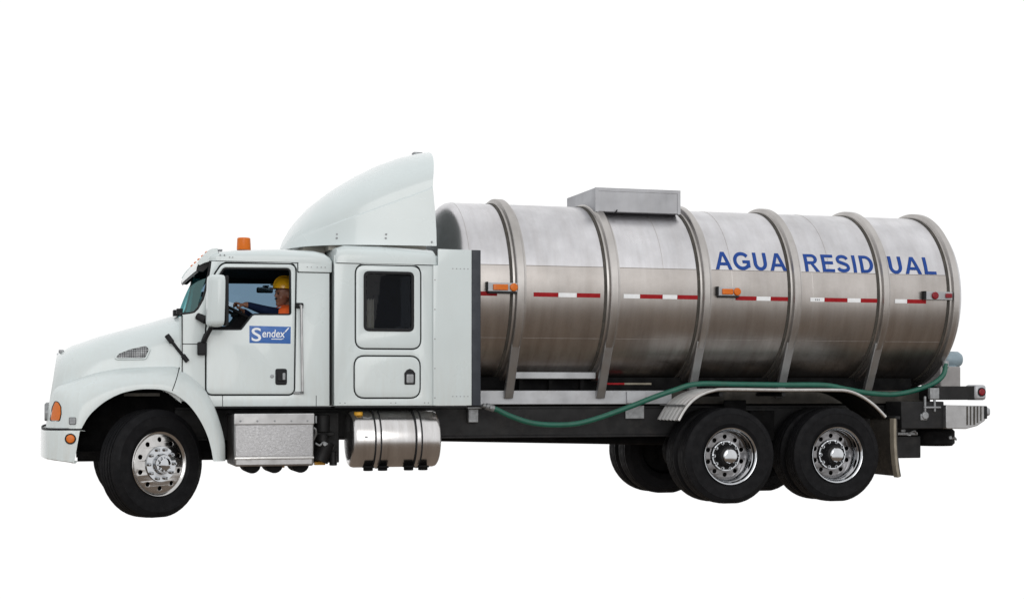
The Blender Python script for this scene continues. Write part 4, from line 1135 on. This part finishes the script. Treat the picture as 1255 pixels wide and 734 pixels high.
# hands closing on the wheel rim
rim = lambda t: SWC + Matrix.Rotation(R(28), 3, 'Y') @ Vector((.22 * cos(t), .22 * sin(t), 0))
def hand(wr, grip, sgn):
    g = Vector(grip); wv = Vector(wr); d = (g - wv).normalized()
    up = Vector((0, 0, 1)); side = d.cross(up).normalized()
    palm = wv + d * .055
    jj = {'w': (tuple(wv), .028), 'p': (tuple(palm), .034)}; ee = [('w', 'p')]
    for i, (off, ln) in enumerate(((-.03, .9), (-.01, 1.0), (.011, .95), (.03, .78))):
        b0 = palm + d * .03 + side * off; b1 = b0 + d * .042 * ln + up * .018; b2 = b1 + d * .026 * ln - up * .02; b3 = b2 - d * .004 - up * .026 * ln
        for nme, p_, r_ in (('a', b0, .0105), ('b', b1, .010), ('c', b2, .009), ('d', b3, .008)): jj['%s%d' % (nme, i)] = (tuple(p_), r_)
        ee += [('p', 'a%d' % i), ('a%d' % i, 'b%d' % i), ('b%d' % i, 'c%d' % i), ('c%d' % i, 'd%d' % i)]
    t0 = palm - side * .03 * sgn - up * .005; t1 = t0 + d * .035 - up * .03; t2 = t1 + d * .03 - up * .008
    for nme, p_, r_ in (('t0', t0, .0125), ('t1', t1, .011), ('t2', t2, .009)): jj[nme] = (tuple(p_), r_)
    ee += [('p', 't0'), ('t0', 't1'), ('t1', 't2')]
    return skin(jj, ee, 'p', 1)
for wr, gr_, s in ((J['wrL'][0], (.80, -.64, 2.10), 1), (J['wrR'][0], (.82, -.40, 2.09), -1)):
    bm.from_mesh(hand(wr, gr_, s))
# head with brow, nose, lips, chin, ears; turned a little to the window
HM = Matrix.Translation(HC) @ Matrix.Rotation(R(14), 4, 'Z')
def blob(c, s, seg=16):
    bmesh.ops.create_uvsphere(bm, u_segments=seg, v_segments=seg // 2 + 2, radius=1, matrix=HM @ Matrix.Translation(c) @ Matrix.Diagonal((*s, 1)))
blob((.005, 0, .03), (.098, .076, .098), 24); blob((-.03, 0, -.045), (.062, .058, .075)); blob((-.07, 0, -.095), (.026, .028, .024))
blob((-.092, 0, -.010), (.022, .013, .020)); blob((-.088, 0, .012), (.016, .010, .03)); blob((-.082, 0, .036), (.018, .055, .013)); blob((-.087, 0, -.052), (.014, .024, .009)); blob((-.086, 0, -.065), (.013, .022, .008))
for s in (-1, 1): blob((.012, s * .077, -.005), (.022, .010, .034)); blob((-.05, s * .043, -.032), (.03, .02, .032))
me = bpy.data.meshes.new('b'); bm.to_mesh(me); bm.free()
o = bpy.data.objects.new('b', me); col.objects.link(o)
rm = o.modifiers.new('r', 'REMESH'); rm.mode = 'VOXEL'; rm.voxel_size = .0075
sm = o.modifiers.new('s', 'SMOOTH'); sm.factor = .4; sm.iterations = 2
dg = bpy.context.evaluated_depsgraph_get(); me2 = bpy.data.meshes.new_from_object(o.evaluated_get(dg)); bpy.data.objects.remove(o)
me2.materials.clear(); me2.materials.append(M['navy']); me2.materials.append(M['skin']); me2.materials.append(M['hair'])
for p in me2.polygons:
    c = p.center; p.use_smooth = True
    if c.z > 2.075 and c.x > 1.15: p.material_index = 1
    elif c.x < .91 and c.z > 1.96: p.material_index = 1
    lc = HM.inverted() @ c
    if p.material_index == 1 and c.x > 1.1 and (lc.x > .035 and lc.z > -.03 and abs(lc.y) < .074): p.material_index = 2
me2.name = 'person'
person = bpy.data.objects.new('person', me2); col.objects.link(person)
person['label'] = 'driver in yellow hard hat and orange vest steering behind the cab window'; person['category'] = 'person'
# vest: shell round the chest with reflective bands
rows = []
for z, a, b, x in ((1.70, .165, .20, 1.40), (1.80, .168, .205, 1.398), (1.90, .215, .28, 1.35), (1.99, .212, .295, 1.338), (2.045, .19, .28, 1.338), (2.08, .135, .20, 1.35), (2.10, .09, .115, 1.35)):
    rows.append([(x + a * cos(2 * pi * k / 36), -.55 + b * sin(2 * pi * k / 36), z) for k in range(36)])
bm = nb(); grid(bm, rows, close=True); thicken(bm, .004)
vest = obj('vest', bm, 'orange', person, 60)
for s in (-1, 1):
    bm = nb(); rows = []
    for z, a, b, x in ((1.72, .171, .212, 1.40), (1.9, .222, .287, 1.35), (1.99, .219, .302, 1.338), (2.045, .197, .287, 1.338), (2.08, .142, .207, 1.35)):
        rows.append([(x + a * cos(t), -.55 + b * sin(t), z) for t in (pi + s * .62, pi + s * .82)])
    grid(bm, rows); obj('vest_stripe', bm, 'silver_tape', person, 60)
# hard hat
bm = nb(); rows = []
for k in range(9):
    t = k / 8 * pi / 2; rows.append([(.130 * cos(t) ** .8 * cos(2 * pi * j / 32), .108 * cos(t) ** .8 * sin(2 * pi * j / 32), .125 * sin(t)) for j in range(32)] if k < 8 else [(.01 * cos(2 * pi * j / 32), .01 * sin(2 * pi * j / 32), .126) for j in range(32)])
V = grid(bm, rows, close=True); bm.faces.new(V[-1])
rows = [[((.130 + q * (.012 + .045 * max(0, -cos(2 * pi * j / 32)) ** 2)) * cos(2 * pi * j / 32), (.108 + q * .01) * sin(2 * pi * j / 32), -.004 * q) for j in range(32)] for q in (0, 1)]
grid(bm, rows, close=True)
tube(bm, [(-.128, 0, .03), (-.1, 0, .088), (-.04, 0, .126), (.05, 0, .126), (.11, 0, .075)], .009, 8)
bmesh.ops.transform(bm, matrix=Matrix.Translation(HC + Vector((.005, 0, .062))) @ Matrix.Rotation(R(14), 4, 'Z') @ Matrix.Rotation(R(3), 4, 'Y'), verts=bm.verts)
obj('hard_hat', bm, 'helmet', person, 50)
bm = nb(); bmesh.ops.create_uvsphere(bm, u_segments=12, v_segments=8, radius=1, matrix=HM @ Matrix.Translation((-.094, 0, -.04)) @ Matrix.Diagonal((.012, .032, .009, 1)))
obj('moustache', bm, 'hair', person, 60)
for s in (-1, 1):
    bm = nb(); bmesh.ops.create_uvsphere(bm, u_segments=10, v_segments=8, radius=.0105, matrix=HM @ Matrix.Translation((-.081, s * .031, .012))); obj('eye', bm, 'hair', person, 60)
